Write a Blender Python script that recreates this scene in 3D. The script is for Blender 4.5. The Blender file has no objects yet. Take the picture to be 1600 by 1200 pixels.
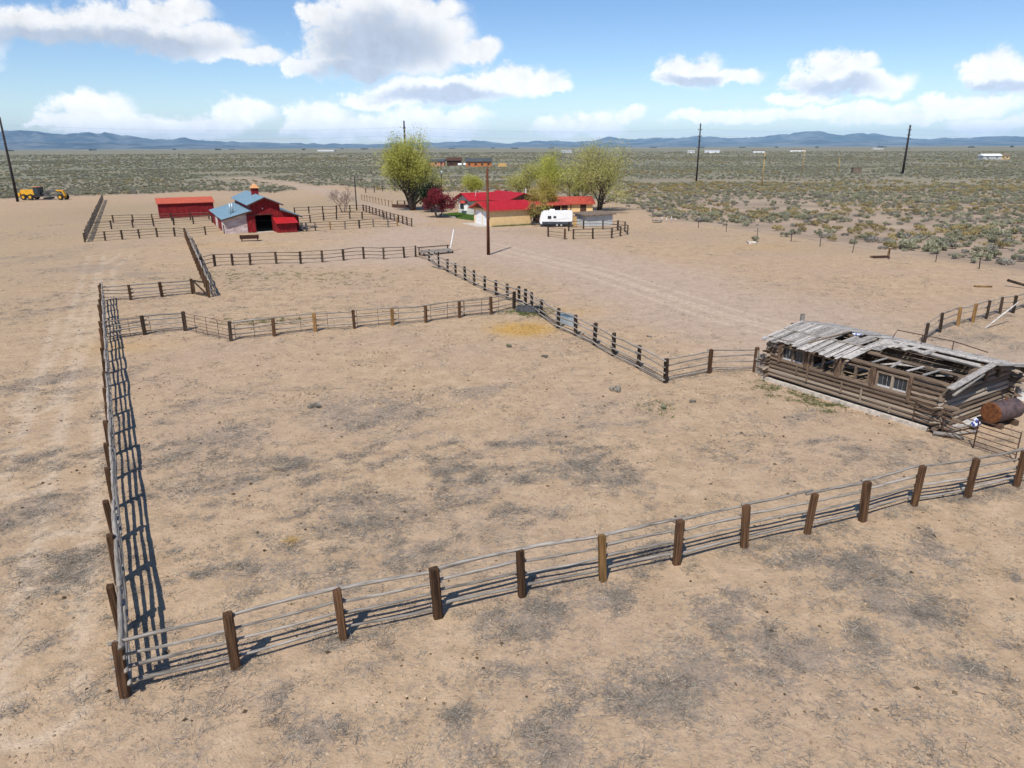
import bpy, math, random
import numpy as np
from mathutils import Vector, Matrix, Quaternion
R = math.radians
rnd = random.Random(7)
S = bpy.context.scene
C = S.collection

# ---------------------------------------------------------------- camera
CAMZ = 11.5
cam = bpy.data.cameras.new('camera')
cam.sensor_width = 36; cam.lens = 1110 / 1600 * 36
cam.clip_start = 0.1; cam.clip_end = 90000
co = bpy.data.objects.new('camera', cam); C.objects.link(co)
co.matrix_world = (Matrix.Translation((0, 0, CAMZ)) @ Matrix.Rotation(R(90 - 18.45), 4, 'X') @ Matrix.Rotation(R(-0.22), 4, 'Z'))
S.camera = co
S.cycles.use_denoising = True; S.cycles.sample_clamp_indirect = 1.5
S.cycles.max_bounces = 4; S.cycles.diffuse_bounces = 2; S.cycles.glossy_bounces = 2
S.cycles.use_adaptive_sampling = True; S.cycles.adaptive_threshold = 0.012
S.cycles.volume_bounces = 0
S.cycles.transparent_max_bounces = 16
S.view_settings.view_transform = 'Standard'; S.view_settings.look = 'None'
S.view_settings.gamma = 1; S.view_settings.exposure = 0.04
S.view_settings.use_curve_mapping = False

# ---------------------------------------------------------------- sun and sky
SUN_AZ, SUN_EL = R(202), R(54)          # towards the sun, clockwise from +Y
to_sun = Vector((math.sin(SUN_AZ) * math.cos(SUN_EL), math.cos(SUN_AZ) * math.cos(SUN_EL), math.sin(SUN_EL)))
sl = bpy.data.lights.new('sun', 'SUN'); sl.energy = 4.9; sl.angle = R(0.53); sl.color = (1, 0.955, 0.88)
so = bpy.data.objects.new('sun', sl); C.objects.link(so)
so.rotation_euler = (-to_sun).to_track_quat('-Z', 'Y').to_euler(); so.location = (0, 0, 60)

SKY_STRENGTH = 0.10
DEEP = [(-0.5243, 0.1138, 0.0966, 0.0191), (-0.4353, 0.1135, 0.0909, 0.0186), (-0.1647, 0.1224, 0.101, 0.044), (-0.1946, 0.0926, 0.0726, 0.0191), (-0.0903, 0.0632, 0.1085, 0.0123), (0.403, 0.0695, 0.0617, 0.0141), (0.2341, 0.0785, 0.0467, 0.0089), (0.5722, 0.059, 0.0402, 0.0117)]
CLOUDS = [(-0.5397, 0.1278, 0.0878, 0.026), (-0.4654, 0.1302, 0.102, 0.027), (-0.3864, 0.1212, 0.0831, 0.0242), (-0.3276, 0.1055, 0.0563, 0.014), (-0.4096, 0.1511, 0.0627, 0.0195), (-0.1676, 0.1402, 0.1043, 0.0553), (-0.2238, 0.1212, 0.0551, 0.0318), (-0.0798, 0.1306, 0.0489, 0.0357), (-0.1424, 0.1654, 0.0958, 0.0207), (-0.1938, 0.1037, 0.0764, 0.0275), (-0.2363, 0.1559, 0.0347, 0.0205), (-0.0867, 0.1648, 0.0361, 0.0181), (-0.0435, 0.1161, 0.0345, 0.019), (-0.113, 0.1121, 0.0571, 0.0326), (-0.2567, 0.0988, 0.0272, 0.0144), (-0.0901, 0.0694, 0.125, 0.0198), (0.0015, 0.08, 0.0788, 0.0227), (-0.1646, 0.0591, 0.07, 0.0137), (0.0431, 0.0745, 0.0415, 0.0114), (-0.4996, 0.0394, 0.0533, 0.0274), (-0.5274, 0.0259, 0.0387, 0.0164), (-0.4623, 0.0244, 0.0846, 0.0156), (-0.3389, 0.0401, 0.0472, 0.0206), (-0.3922, 0.0249, 0.082, 0.0147), (-0.5159, 0.0191, 0.0393, 0.0104), (-0.2468, 0.0348, 0.053, 0.0288), (-0.1246, 0.0359, 0.0585, 0.0187), (-0.1831, 0.0241, 0.0956, 0.0171), (-0.0832, 0.0257, 0.0634, 0.0205), (-0.0576, 0.0383, 0.0354, 0.0141), (-0.2715, 0.024, 0.0317, 0.0138), (0.0479, 0.0268, 0.0321, 0.0158), (0.1109, 0.0296, 0.0416, 0.0204), (0.086, 0.0195, 0.0503, 0.0095), (0.2292, 0.0919, 0.0481, 0.0233), (0.2764, 0.0834, 0.0492, 0.0131), (0.2102, 0.082, 0.0355, 0.0119), (0.3942, 0.0831, 0.0552, 0.025), (0.4475, 0.0707, 0.0559, 0.0165), (0.3683, 0.0734, 0.0343, 0.0142), (0.4278, 0.0907, 0.027, 0.0137), (0.5662, 0.076, 0.038, 0.0243), (0.6002, 0.0628, 0.044, 0.019), (0.2886, 0.034, 0.0904, 0.0106), (0.4067, 0.0408, 0.1269, 0.0122), (0.5329, 0.0425, 0.0716, 0.0135), (0.5611, 0.021, 0.0529, 0.0115), (0.4703, 0.0303, 0.0956, 0.0099), (0.3615, 0.0578, 0.0432, 0.0072), (0.1576, 0.041, 0.0278, 0.0108), (-0.5651, 0.0221, 0.0134, 0.0047), (-0.6431, 0.1069, 0.0831, 0.0294), (-0.6754, 0.0271, 0.0648, 0.0185), (0.6767, 0.0287, 0.0724, 0.0154)]      # azimuth, elevation, half width, half height (radians)
W = bpy.data.worlds.new('World'); S.world = W; W.use_nodes = True

class NT:
    """small helper for building node trees"""
    def __init__(s, tree): s.t = tree; s.n = tree.nodes; s.l = tree.links
    def node(s, kind, ins=None, **kw):
        n = s.n.new(kind)
        for k, v in kw.items(): setattr(n, k, v)
        for k, v in (ins or {}).items():
            sock = n.inputs[k]
            if hasattr(v, 'is_output') or isinstance(v, bpy.types.NodeSocket): s.l.new(v, sock)
            else: sock.default_value = v
        return n
    def math(s, op, a, b=0.0, c=None, clamp=False):
        ins = {0: a, 1: b}
        if c is not None: ins[2] = c
        return s.node('ShaderNodeMath', ins, operation=op, use_clamp=clamp).outputs[0]
    def vmath(s, op, a, b=(0, 0, 0)):
        n = s.node('ShaderNodeVectorMath', {0: a, 1: b}, operation=op)
        return n.outputs['Value'] if op in ('LENGTH', 'DOT_PRODUCT') else n.outputs[0]
    def noise(s, vec, scale, detail=4, rough=0.55, col=False, dist=0.0):
        n = s.node('ShaderNodeTexNoise', {'Scale': scale, 'Detail': detail, 'Roughness': rough, 'Distortion': dist})
        if vec is not None: s.l.new(vec, n.inputs['Vector'])
        return n.outputs['Color'] if col else n.outputs['Fac']
    def step(s, v, a, b):
        n = s.node('ShaderNodeMapRange', {'Value': v, 'From Min': a, 'From Max': b, 'To Min': 0.0, 'To Max': 1.0}, interpolation_type='SMOOTHSTEP')
        return n.outputs[0]
    def mix(s, f, a, b, blend='MIX'):
        n = s.node('ShaderNodeMix', data_type='RGBA', blend_type=blend, clamp_factor=True)
        for sock, v in ((n.inputs[0], f), (n.inputs[6], a), (n.inputs[7], b)):
            if isinstance(v, bpy.types.NodeSocket): s.l.new(v, sock)
            else: sock.default_value = (*v, 1) if isinstance(v, tuple) and len(v) == 3 else v
        return n.outputs[2]

def blobs(t, p, lst):
    cur = None
    for (a, e, rx, ry) in lst:
        q = t.vmath('MULTIPLY', t.vmath('SUBTRACT', p, (a, e, 0)), (1 / rx, 1 / ry, 0))
        f = t.vmath('LENGTH', q)
        cur = f if cur is None else t.math('MINIMUM', cur, f)
    return t.math('SUBTRACT', 1.0, cur)

def build_world():
    t = NT(W.node_tree); t.n.clear()
    out = t.node('ShaderNodeOutputWorld')
    sky = t.node('ShaderNodeTexSky', sky_type='NISHITA', sun_disc=False, sun_elevation=SUN_EL, sun_rotation=SUN_AZ, altitude=2300,
                 air_density=1.1, dust_density=0.2, ozone_density=1.3)
    hs = t.node('ShaderNodeHueSaturation', {'Hue': 0.506, 'Saturation': 1.2, 'Value': 1.34, 'Color': sky.outputs[0]})
    tc = t.node('ShaderNodeTexCoord'); d = tc.outputs['Generated']
    s = t.node('ShaderNodeSeparateXYZ', {0: d})
    az = t.math('ARCTAN2', s.outputs[0], s.outputs[1]); el = t.math('ARCSINE', s.outputs[2])
    P = t.node('ShaderNodeCombineXYZ', {0: az, 1: el}).outputs[0]
    w1 = t.vmath('SUBTRACT', t.noise(P, 19, 1, 0.5, col=True), (0.5, 0.5, 0.5))
    n2 = t.node('ShaderNodeTexNoise', {'Vector': P, 'Scale': 44.0, 'Detail': 6.0, 'Roughness': 0.66})
    w2 = t.vmath('SUBTRACT', n2.outputs['Color'], (0.5, 0.5, 0.5)); fb = t.math('SUBTRACT', n2.outputs['Fac'], 0.5)
    Pw = t.vmath('ADD', P, t.vmath('MULTIPLY', w1, (0.062, 0.030, 0)))
    Pw = t.vmath('ADD', Pw, t.vmath('MULTIPLY', w2, (0.034, 0.024, 0)))
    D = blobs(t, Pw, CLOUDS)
    # beyond the framed sky: unseen cumulus of the same kind, thinned to lessen shadow fill
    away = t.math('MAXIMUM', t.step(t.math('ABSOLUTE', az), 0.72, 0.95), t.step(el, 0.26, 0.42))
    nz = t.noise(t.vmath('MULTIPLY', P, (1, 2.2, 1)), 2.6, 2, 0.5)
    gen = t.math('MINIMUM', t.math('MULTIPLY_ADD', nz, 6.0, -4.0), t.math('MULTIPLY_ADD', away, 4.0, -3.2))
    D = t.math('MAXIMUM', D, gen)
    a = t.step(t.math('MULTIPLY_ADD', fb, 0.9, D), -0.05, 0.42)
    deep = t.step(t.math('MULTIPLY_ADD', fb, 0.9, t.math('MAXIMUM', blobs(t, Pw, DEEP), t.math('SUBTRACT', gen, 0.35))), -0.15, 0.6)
    veil = t.math('MULTIPLY', t.step(el, 0.085, 0.0), t.math('MULTIPLY_ADD', nz, 0.3, 0.08))
    ccol = t.mix(t.math('MULTIPLY', deep, 0.9), (1.06, 1.06, 1.06), (0.52, 0.60, 0.74))
    puff = t.math('MULTIPLY_ADD', fb, 0.5, 0.96)
    k = 1.0 / SKY_STRENGTH
    puff = t.math('MULTIPLY', puff, t.math('MULTIPLY_ADD', t.step(el, 0.13, 0.02), 0.36 * k, k))   # face-on light painted into low banks so they show through the haze
    ccol = t.mix(1.0, ccol, t.node('ShaderNodeCombineColor', {0: puff, 1: puff, 2: puff}).outputs[0], 'MULTIPLY')
    base = t.mix(veil, hs.outputs[0], (0.76 * k, 0.86 * k, 1.0 * k))
    col = t.mix(t.math('MULTIPLY', a, 0.96), base, ccol)
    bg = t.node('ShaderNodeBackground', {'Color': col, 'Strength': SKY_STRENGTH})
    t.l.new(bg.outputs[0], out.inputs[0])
    W.cycles.sampling_method = 'MANUAL'; W.cycles.sample_map_resolution = 512
build_world()

# ---------------------------------------------------------------- mesh and object helpers
class MB:
    def __init__(s): s.v = []; s.f = []
    def add(s, vs, fs):
        o = len(s.v); s.v += [tuple(v) for v in vs]; s.f += [tuple(i + o for i in f) for f in fs]; return s
    def box(s, c, sz, rz=0.0, taper=1.0):
        x, y, z = (k / 2 for k in sz); ca, sa = math.cos(rz), math.sin(rz); vs = []
        for dz in (-1, 1):
            k = taper if dz > 0 else 1
            for dx, dy in ((-1, -1), (1, -1), (1, 1), (-1, 1)):
                px, py = dx * x * k, dy * y * k
                vs.append((c[0] + ca * px - sa * py, c[1] + sa * px + ca * py, c[2] + dz * z))
        return s.add(vs, [(3, 2, 1, 0), (4, 5, 6, 7), (0, 1, 5, 4), (1, 2, 6, 5), (2, 3, 7, 6), (3, 0, 4, 7)])
    def span(s, lo, hi):
        return s.box([(a + b) / 2 for a, b in zip(lo, hi)], [abs(b - a) for a, b in zip(lo, hi)])
    def beam(s, a, b, w, h, up=(0, 0, 1)):
        a, b = Vector(a), Vector(b); d = (b - a).normalized(); up = Vector(up)
        sx = d.cross(up)
        if sx.length < 1e-4: sx = d.cross(Vector((1, 0, 0)))
        sx.normalize(); uz = sx.cross(d).normalized(); vs = []
        for p in (a, b):
            for i, j in ((-1, -1), (1, -1), (1, 1), (-1, 1)): vs.append(p + sx * (i * w / 2) + uz * (j * h / 2))
        return s.add(vs, [(0, 1, 2, 3), (7, 6, 5, 4), (1, 0, 4, 5), (2, 1, 5, 6), (3, 2, 6, 7), (0, 3, 7, 4)])
    def tube(s, pts, rad, n=6, cap=True, jit=0.0, rg=None):
        pts = [Vector(p) for p in pts]; rad = rad if isinstance(rad, (list, tuple)) else [rad] * len(pts)
        vs = []; ref = None
        for i, p in enumerate(pts):
            d = (pts[min(i + 1, len(pts) - 1)] - pts[max(i - 1, 0)])
            d = d.normalized() if d.length > 1e-9 else Vector((0, 0, 1))
            if ref is None:
                ref = d.orthogonal().normalized()
            ref = (ref - d * ref.dot(d)).normalized(); b = d.cross(ref)
            for k in range(n):
                a = 2 * math.pi * k / n; r = rad[i] * (1 + (rg.uniform(-jit, jit) if jit else 0))
                vs.append(p + ref * (math.cos(a) * r) + b * (math.sin(a) * r))
        fs = [(i * n + k, i * n + (k + 1) % n, (i + 1) * n + (k + 1) % n, (i + 1) * n + k) for i in range(len(pts) - 1) for k in range(n)]
        if cap: fs += [tuple(reversed(range(n))), tuple((len(pts) - 1) * n + k for k in range(n))]
        return s.add(vs, fs)
    def prism(s, prof, a, b):
        """closed outline (3D points) swept from offset a to offset b"""
        n = len(prof); a, b = Vector(a), Vector(b)
        vs = [Vector(p) + a for p in prof] + [Vector(p) + b for p in prof]
        fs = [tuple(reversed(range(n))), tuple(range(n, 2 * n))] + [(i, (i + 1) % n, n + (i + 1) % n, n + i) for i in range(n)]
        return s.add(vs, fs)
    def slab(s, quad, t):
        """four corner points, thickness t downwards along the normal"""
        q = [Vector(p) for p in quad]; nrm = (q[1] - q[0]).cross(q[2] - q[0]).normalized()
        if nrm.z < 0: nrm = -nrm
        vs = q + [p - nrm * t for p in q]
        return s.add(vs, [(0, 1, 2, 3), (7, 6, 5, 4), (0, 4, 5, 1), (1, 5, 6, 2), (2, 6, 7, 3), (3, 7, 4, 0)])
    def mesh(s, name, smooth=False):
        m = bpy.data.meshes.new(name); m.from_pydata(s.v, [], s.f)
        import bmesh
        bm = bmesh.new(); bm.from_mesh(m); bmesh.ops.recalc_face_normals(bm, faces=bm.faces); bm.to_mesh(m); bm.free()
        if smooth: m.polygons.foreach_set('use_smooth', [True] * len(m.polygons))
        m.update(); return m

def link(name, data, mat=None, parent=None, loc=None, rot=None, scale=None):
    o = bpy.data.objects.new(name, data); C.objects.link(o)
    if mat is not None and data is not None:
        if not data.materials: data.materials.append(mat)
    if parent is not None: o.parent = parent
    if loc is not None: o.location = loc
    if rot is not None: o.rotation_euler = rot
    if scale is not None: o.scale = scale
    return o
def obj(name, mb, mat, parent=None, smooth=False, **kw):
    return link(name, mb.mesh(name, smooth), mat, parent, **kw)
def tag(o, label=None, cat=None, group=None, kind=None):
    if label: o['label'] = label
    if cat: o['category'] = cat
    if group: o['group'] = group
    if kind: o['kind'] = kind
    return o
def thing(name, label, cat, loc=(0, 0, 0), rz=0.0, group=None):
    o = bpy.data.objects.new(name, None); C.objects.link(o); o.location = loc; o.rotation_euler = (0, 0, rz)
    o.empty_display_size = 0.3
    return tag(o, label, cat, group)
def copy_tree(src, parent=None):
    c = src.copy(); C.objects.link(c); c.parent = parent
    for ch in src.children: copy_tree(ch, c)
    return c
def npmesh(name, verts, faces, tint=None, attr='tint'):
    """verts (n,3), faces (m,3 or 4) arrays"""
    m = bpy.data.meshes.new(name); k = faces.shape[1]
    m.vertices.add(len(verts)); m.vertices.foreach_set('co', verts.astype(np.float32).ravel())
    m.loops.add(faces.size); m.loops.foreach_set('vertex_index', faces.astype(np.int32).ravel())
    m.polygons.add(len(faces)); m.polygons.foreach_set('loop_start', np.arange(0, faces.size, k, dtype=np.int32))
    m.update(calc_edges=True)
    if tint is not None:
        a = m.attributes.new(attr, 'FLOAT', 'FACE'); a.data.foreach_set('value', tint.astype(np.float32))
    m.validate(); return m

# ---------------------------------------------------------------- numpy value noise
def vnoise(x, y, seed=0):
    xi, yi = np.floor(x).astype(np.int64), np.floor(y).astype(np.int64); xf, yf = x - xi, y - yi
    u, v = xf * xf * (3 - 2 * xf), yf * yf * (3 - 2 * yf)
    def h(a, b):
        n = (a * 374761393 + b * 668265263 + seed * 1442695041) & 0xffffffff
        n = ((n ^ (n >> 13)) * 1274126177) & 0xffffffff
        return ((n ^ (n >> 16)) & 0xffff) / 65535.0
    return (h(xi, yi) * (1 - u) + h(xi + 1, yi) * u) * (1 - v) + (h(xi, yi + 1) * (1 - u) + h(xi + 1, yi + 1) * u) * v
def fbm(x, y, seed=0, oct=4):
    s = 0; a = .5; t = 0
    for i in range(oct): s = s + a * vnoise(x * 2 ** i + 17.3 * i, y * 2 ** i - 9.1 * i, seed + i); t += a; a *= .5
    return s / t
def sstep(x, a, b):
    t = np.clip((x - a) / (b - a), 0, 1); return t * t * (3 - 2 * t)
def poly_dist(x, y, pts):
    d = np.full(np.shape(x), 1e9)
    for (x0, y0), (x1, y1) in zip(pts[:-1], pts[1:]):
        dx, dy = x1 - x0, y1 - y0; t = np.clip(((x - x0) * dx + (y - y0) * dy) / (dx * dx + dy * dy), 0, 1)
        d = np.minimum(d, np.hypot(x - x0 - t * dx, y - y0 - t * dy))
    return d
def inside(x, y, poly):
    r = np.zeros(np.shape(x), bool); n = len(poly)
    for i in range(n):
        (x0, y0), (x1, y1) = poly[i], poly[(i + 1) % n]
        if y0 == y1: continue
        r ^= ((y0 > y) != (y1 > y)) & (x < (x1 - x0) * (y - y0) / (y1 - y0) + x0)
    return r

# ---------------------------------------------------------------- materials
def principled(name, rough=0.9, spec=0.2):
    m = bpy.data.materials.new(name); m.use_nodes = True; t = NT(m.node_tree)
    b = t.n['Principled BSDF']; b.inputs['Roughness'].default_value = rough; b.inputs['Specular IOR Level'].default_value = spec
    return m, t, b
def nmat(name, c1, c2, scale=6.0, rough=0.9, bump=0.0, rand=0.0, stretch=(1, 1, 1), spec=0.2, detail=5, dist=0.01, metal=0.0, lo=0.35, hi=0.65, c3=None):
    """two-tone noise in object space; rand varies brightness per object; c3 is a third tone chosen per object"""
    m, t, b = principled(name, rough, spec)
    tc = t.node('ShaderNodeTexCoord'); oi = t.node('ShaderNodeObjectInfo')
    v = t.vmath('ADD', t.vmath('MULTIPLY', tc.outputs['Object'], stretch), t.vmath('MULTIPLY', oi.outputs['Random'], (37.0, 19.0, 53.0)))
    n = t.noise(v, scale, detail, 0.62)
    col = t.mix(t.step(n, lo, hi), c1, c2)
    if c3: col = t.mix(t.step(oi.outputs['Random'], 0.55, 0.95), col, t.mix(t.step(n, lo, hi), tuple(k * 0.7 for k in c3), c3))
    if rand:
        k = t.math('MULTIPLY_ADD', oi.outputs['Random'], 2 * rand, 1 - rand)
        col = t.mix(1.0, col, t.node('ShaderNodeCombineColor', {0: k, 1: k, 2: k}).outputs[0], 'MULTIPLY')
    t.l.new(col, b.inputs['Base Color']); b.inputs['Metallic'].default_value = metal
    if bump:
        bp = t.node('ShaderNodeBump', {'Strength': bump, 'Distance': dist, 'Height': t.noise(v, scale * 2.2, detail, 0.65)})
        t.l.new(bp.outputs[0], b.inputs['Normal'])
    return m
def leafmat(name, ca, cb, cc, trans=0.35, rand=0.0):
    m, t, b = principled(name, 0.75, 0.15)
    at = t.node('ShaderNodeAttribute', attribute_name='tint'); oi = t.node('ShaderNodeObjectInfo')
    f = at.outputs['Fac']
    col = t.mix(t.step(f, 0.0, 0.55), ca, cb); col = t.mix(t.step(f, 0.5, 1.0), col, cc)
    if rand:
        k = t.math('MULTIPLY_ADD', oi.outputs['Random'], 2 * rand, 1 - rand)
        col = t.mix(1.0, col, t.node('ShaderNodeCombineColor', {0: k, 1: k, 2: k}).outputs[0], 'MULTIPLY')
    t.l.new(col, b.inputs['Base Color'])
    if trans:
        tr = t.node('ShaderNodeBsdfTranslucent'); t.l.new(col, tr.inputs[0])
        mx = t.node('ShaderNodeMixShader', {0: trans}); t.l.new(b.outputs[0], mx.inputs[1]); t.l.new(tr.outputs[0], mx.inputs[2])
        t.l.new(mx.outputs[0], t.n['Material Output'].inputs[0])
    return m

M = dict(
 post=nmat('tie_post', (0.036, 0.02, 0.012), (0.135, 0.07, 0.034), 5, 0.9, 0.5, 0.35, (1, 1, 0.25)),
 post_far=nmat('far_post', (0.026, 0.019, 0.014), (0.085, 0.058, 0.038), 5, 0.9, 0, 0.4, (1, 1, 0.3)),
 post_tan=nmat('tan_post', (0.15, 0.085, 0.03), (0.34, 0.19, 0.075), 5, 0.9, 0.4, 0.3, (1, 1, 0.3)),
 rail=nmat('grey_rail', (0.105, 0.088, 0.072), (0.33, 0.295, 0.255), 9, 0.92, 0.5, 0.22, (0.5, 3, 3), lo=0.3, hi=0.6),
 rail_far=nmat('far_rail', (0.07, 0.055, 0.043), (0.20, 0.165, 0.13), 9, 0.92, 0, 0.3, (0.5, 3, 3)),
 rail_red=nmat('stained_rail', (0.06, 0.035, 0.025), (0.16, 0.10, 0.07), 6, 0.9, 0, 0.3, (0.5, 3, 3)),
 log=nmat('log', (0.055, 0.038, 0.027), (0.25, 0.18, 0.125), 9, 0.95, 0.9, 0.4, (0.5, 4, 4), lo=0.32, hi=0.62, c3=(0.29, 0.235, 0.18)),
 logend=nmat('log_end', (0.2, 0.16, 0.12), (0.38, 0.32, 0.25), 12, 0.92, 0.4, 0.2),
 board=nmat('roof_board', (0.11, 0.095, 0.08), (0.43, 0.395, 0.355), 5, 0.9, 0.5, 0.38, (5, 0.6, 5), lo=0.28, hi=0.58),
 brown=nmat('brown_board', (0.07, 0.045, 0.03), (0.20, 0.13, 0.085), 8, 0.92, 0.4, 0.25, (3, 3, 0.4)),
 mortar=nmat('mortar', (0.38, 0.33, 0.27), (0.6, 0.53, 0.45), 5, 0.95, 0.3),
 rust=nmat('rust', (0.10, 0.035, 0.015), (0.22, 0.085, 0.03), 7, 0.85, 0.3, 0.1, spec=0.3),
 rust_dark=nmat('rust_dark', (0.055, 0.04, 0.042), (0.13, 0.085, 0.08), 4, 0.75, 0.2, spec=0.35),
 pipe=nmat('rusty_pipe', (0.05, 0.03, 0.022), (0.13, 0.07, 0.045), 10, 0.8, 0, 0.2, spec=0.3),
 zinc=nmat('galvanised', (0.30, 0.36, 0.40), (0.46, 0.52, 0.56), 8, 0.45, 0, metal=0.3, spec=0.5),
 tin=nmat('tin_sheet', (0.42, 0.42, 0.42), (0.62, 0.6, 0.58), 6, 0.55, 0.2, metal=0.2, spec=0.4),
 barn_red=nmat('barn_red', (0.13, 0.008, 0.010), (0.26, 0.017, 0.018), 2.5, 0.75, 0, 0.12, (3, 3, 0.4)),
 barn_white=nmat('barn_white', (0.42, 0.31, 0.29), (0.62, 0.52, 0.50), 1.5, 0.85, 0, 0.05, (0.5, 0.5, 2)),
 barn_roof=nmat('barn_roof', (0.16, 0.26, 0.32), (0.25, 0.36, 0.42), 3, 0.5, 0, 0.04, spec=0.4),
 shed_roof=nmat('shed_roof', (0.42, 0.085, 0.045), (0.55, 0.125, 0.065), 3, 0.6, 0, 0.05),
 roof_red=nmat('metal_roof_red', (0.36, 0.010, 0.013), (0.46, 0.018, 0.02), 1.2, 0.45, 0, 0.04, spec=0.45),
 roof_red_dull=nmat('dull_red_roof', (0.36, 0.05, 0.035), (0.46, 0.09, 0.06), 2, 0.6, 0, 0.04),
 copper=nmat('copper', (0.55, 0.25, 0.09), (0.68, 0.34, 0.14), 4, 0.5, 0, spec=0.5),
 dark=nmat('dark_shade', (0.012, 0.011, 0.010), (0.03, 0.027, 0.024), 3, 0.95),
 stucco=nmat('ochre_stucco', (0.70, 0.47, 0.22), (0.77, 0.54, 0.28), 2.5, 0.95, 0.2),
 whitewall=nmat('white_wall', (0.60, 0.58, 0.52), (0.74, 0.72, 0.66), 3, 0.9, 0.1),
 white=nmat('white_paint', (0.76, 0.76, 0.74), (0.84, 0.84, 0.82), 3, 0.5, 0, spec=0.4),
 white_post=nmat('whitewashed', (0.45, 0.42, 0.38), (0.7, 0.68, 0.62), 5, 0.8),
 concrete=nmat('concrete', (0.42, 0.38, 0.33), (0.55, 0.5, 0.44), 3, 0.95, 0.2),
 brownwall=nmat('brown_wall', (0.06, 0.03, 0.022), (0.10, 0.052, 0.036), 4, 0.9),
 gable=nmat('gable_brown', (0.13, 0.085, 0.06), (0.19, 0.125, 0.09), 4, 0.9),
 greywall=nmat('grey_wall', (0.42, 0.43, 0.43), (0.55, 0.56, 0.55), 2, 0.85, 0, 0, (4, 4, 0.3)),
 brown_roof=nmat('brown_roof', (0.13, 0.095, 0.07), (0.24, 0.18, 0.135), 3, 0.9, 0.3),
 glass=nmat('window_glass', (0.015, 0.02, 0.025), (0.03, 0.04, 0.05), 2, 0.12, 0, spec=0.6),
 pole=nmat('pole_wood', (0.075, 0.028, 0.014), (0.14, 0.055, 0.03), 4, 0.9, 0.3, 0.1, (1, 1, 0.1)),
 pole_dark=nmat('dark_pole', (0.022, 0.018, 0.018), (0.05, 0.04, 0.038), 3, 0.85, 0, 0.1),
 pole_tan=nmat('tan_pole', (0.38, 0.24, 0.09), (0.52, 0.34, 0.14), 3, 0.9),
 wire=nmat('cable', (0.1, 0.1, 0.1), (0.2, 0.2, 0.2), 3, 0.5),
 yellow=nmat('machine_yellow', (0.62, 0.30, 0.012), (0.70, 0.37, 0.02), 2, 0.5, 0, spec=0.4),
 rubber=nmat('rubber', (0.018, 0.018, 0.018), (0.035, 0.034, 0.032), 4, 0.9),
 steel=nmat('dark_steel', (0.05, 0.05, 0.055), (0.10, 0.10, 0.105), 4, 0.6, 0, spec=0.4),
 rv_grey=nmat('trailer_grey', (0.045, 0.05, 0.06), (0.075, 0.08, 0.095), 2, 0.5),
 bark=nmat('bark', (0.045, 0.033, 0.026), (0.13, 0.10, 0.08), 5, 0.95, 0.5, 0, (1, 1, 0.3)),
 cedar=nmat('orange_cedar', (0.40, 0.14, 0.05), (0.50, 0.19, 0.07), 0.6, 0.8),
 slate=nmat('slate_roof', (0.05, 0.06, 0.065), (0.08, 0.09, 0.095), 0.6, 0.7),
 blue=nmat('blue_rag', (0.03, 0.06, 0.3), (0.7, 0.72, 0.76), 9, 0.8, lo=0.45, hi=0.55),
 coral=nmat('coral_shingle', (0.5, 0.17, 0.1), (0.6, 0.28, 0.2), 8, 0.85),
 white_cloth=nmat('pale_canvas', (0.5, 0.48, 0.45), (0.7, 0.68, 0.64), 5, 0.9),
 weed=leafmat('dry_weed', (0.14, 0.122, 0.102), (0.28, 0.25, 0.212), (0.47, 0.40, 0.30), 0.0),
 clod=leafmat('earth_clod', (0.20, 0.145, 0.095), (0.36, 0.26, 0.165), (0.52, 0.39, 0.26), 0.0),
 dung=leafmat('dung', (0.05, 0.036, 0.022), (0.10, 0.07, 0.04), (0.17, 0.12, 0.07), 0.0),
 straw=leafmat('straw', (0.44, 0.25, 0.06), (0.62, 0.40, 0.13), (0.74, 0.55, 0.25), 0.0),
 greenweed=leafmat('green_weed', (0.055, 0.08, 0.022), (0.12, 0.15, 0.05), (0.24, 0.24, 0.11), 0.2),
 sage=leafmat('sagebrush', (0.21, 0.21, 0.135), (0.35, 0.34, 0.225), (0.50, 0.48, 0.34), 0.3, 0.25),
 rabbit=leafmat('rabbitbrush', (0.24, 0.19, 0.08), (0.40, 0.32, 0.15), (0.52, 0.43, 0.24), 0.25, 0.25),
 greysage=leafmat('grey_brush', (0.19, 0.17, 0.135), (0.31, 0.285, 0.235), (0.43, 0.40, 0.34), 0.25, 0.22),
 leaf=leafmat('spring_leaf', (0.38, 0.39, 0.08), (0.56, 0.56, 0.13), (0.70, 0.68, 0.26), 0.5),
 leaf_pale=leafmat('pale_leaf', (0.40, 0.39, 0.12), (0.58, 0.56, 0.19), (0.70, 0.67, 0.33), 0.5),
 leaf_gold=leafmat('gold_leaf', (0.30, 0.24, 0.06), (0.48, 0.40, 0.10), (0.58, 0.5, 0.18), 0.45),
 crimson=leafmat('crimson_leaf', (0.10, 0.012, 0.018), (0.22, 0.028, 0.038), (0.36, 0.07, 0.085), 0.3),
 juniper=leafmat('juniper', (0.016, 0.024, 0.01), (0.035, 0.05, 0.02), (0.06, 0.075, 0.03), 0.1),
 belt=leafmat('far_trees', (0.03, 0.042, 0.022), (0.06, 0.075, 0.04), (0.10, 0.11, 0.06), 0.1),
 lawn=leafmat('lawn_grass', (0.05, 0.10, 0.014), (0.09, 0.17, 0.025), (0.15, 0.22, 0.05), 0.2),
 twig=nmat('grey_twig', (0.15, 0.10, 0.085), (0.26, 0.18, 0.15), 4, 0.9),
)

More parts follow.
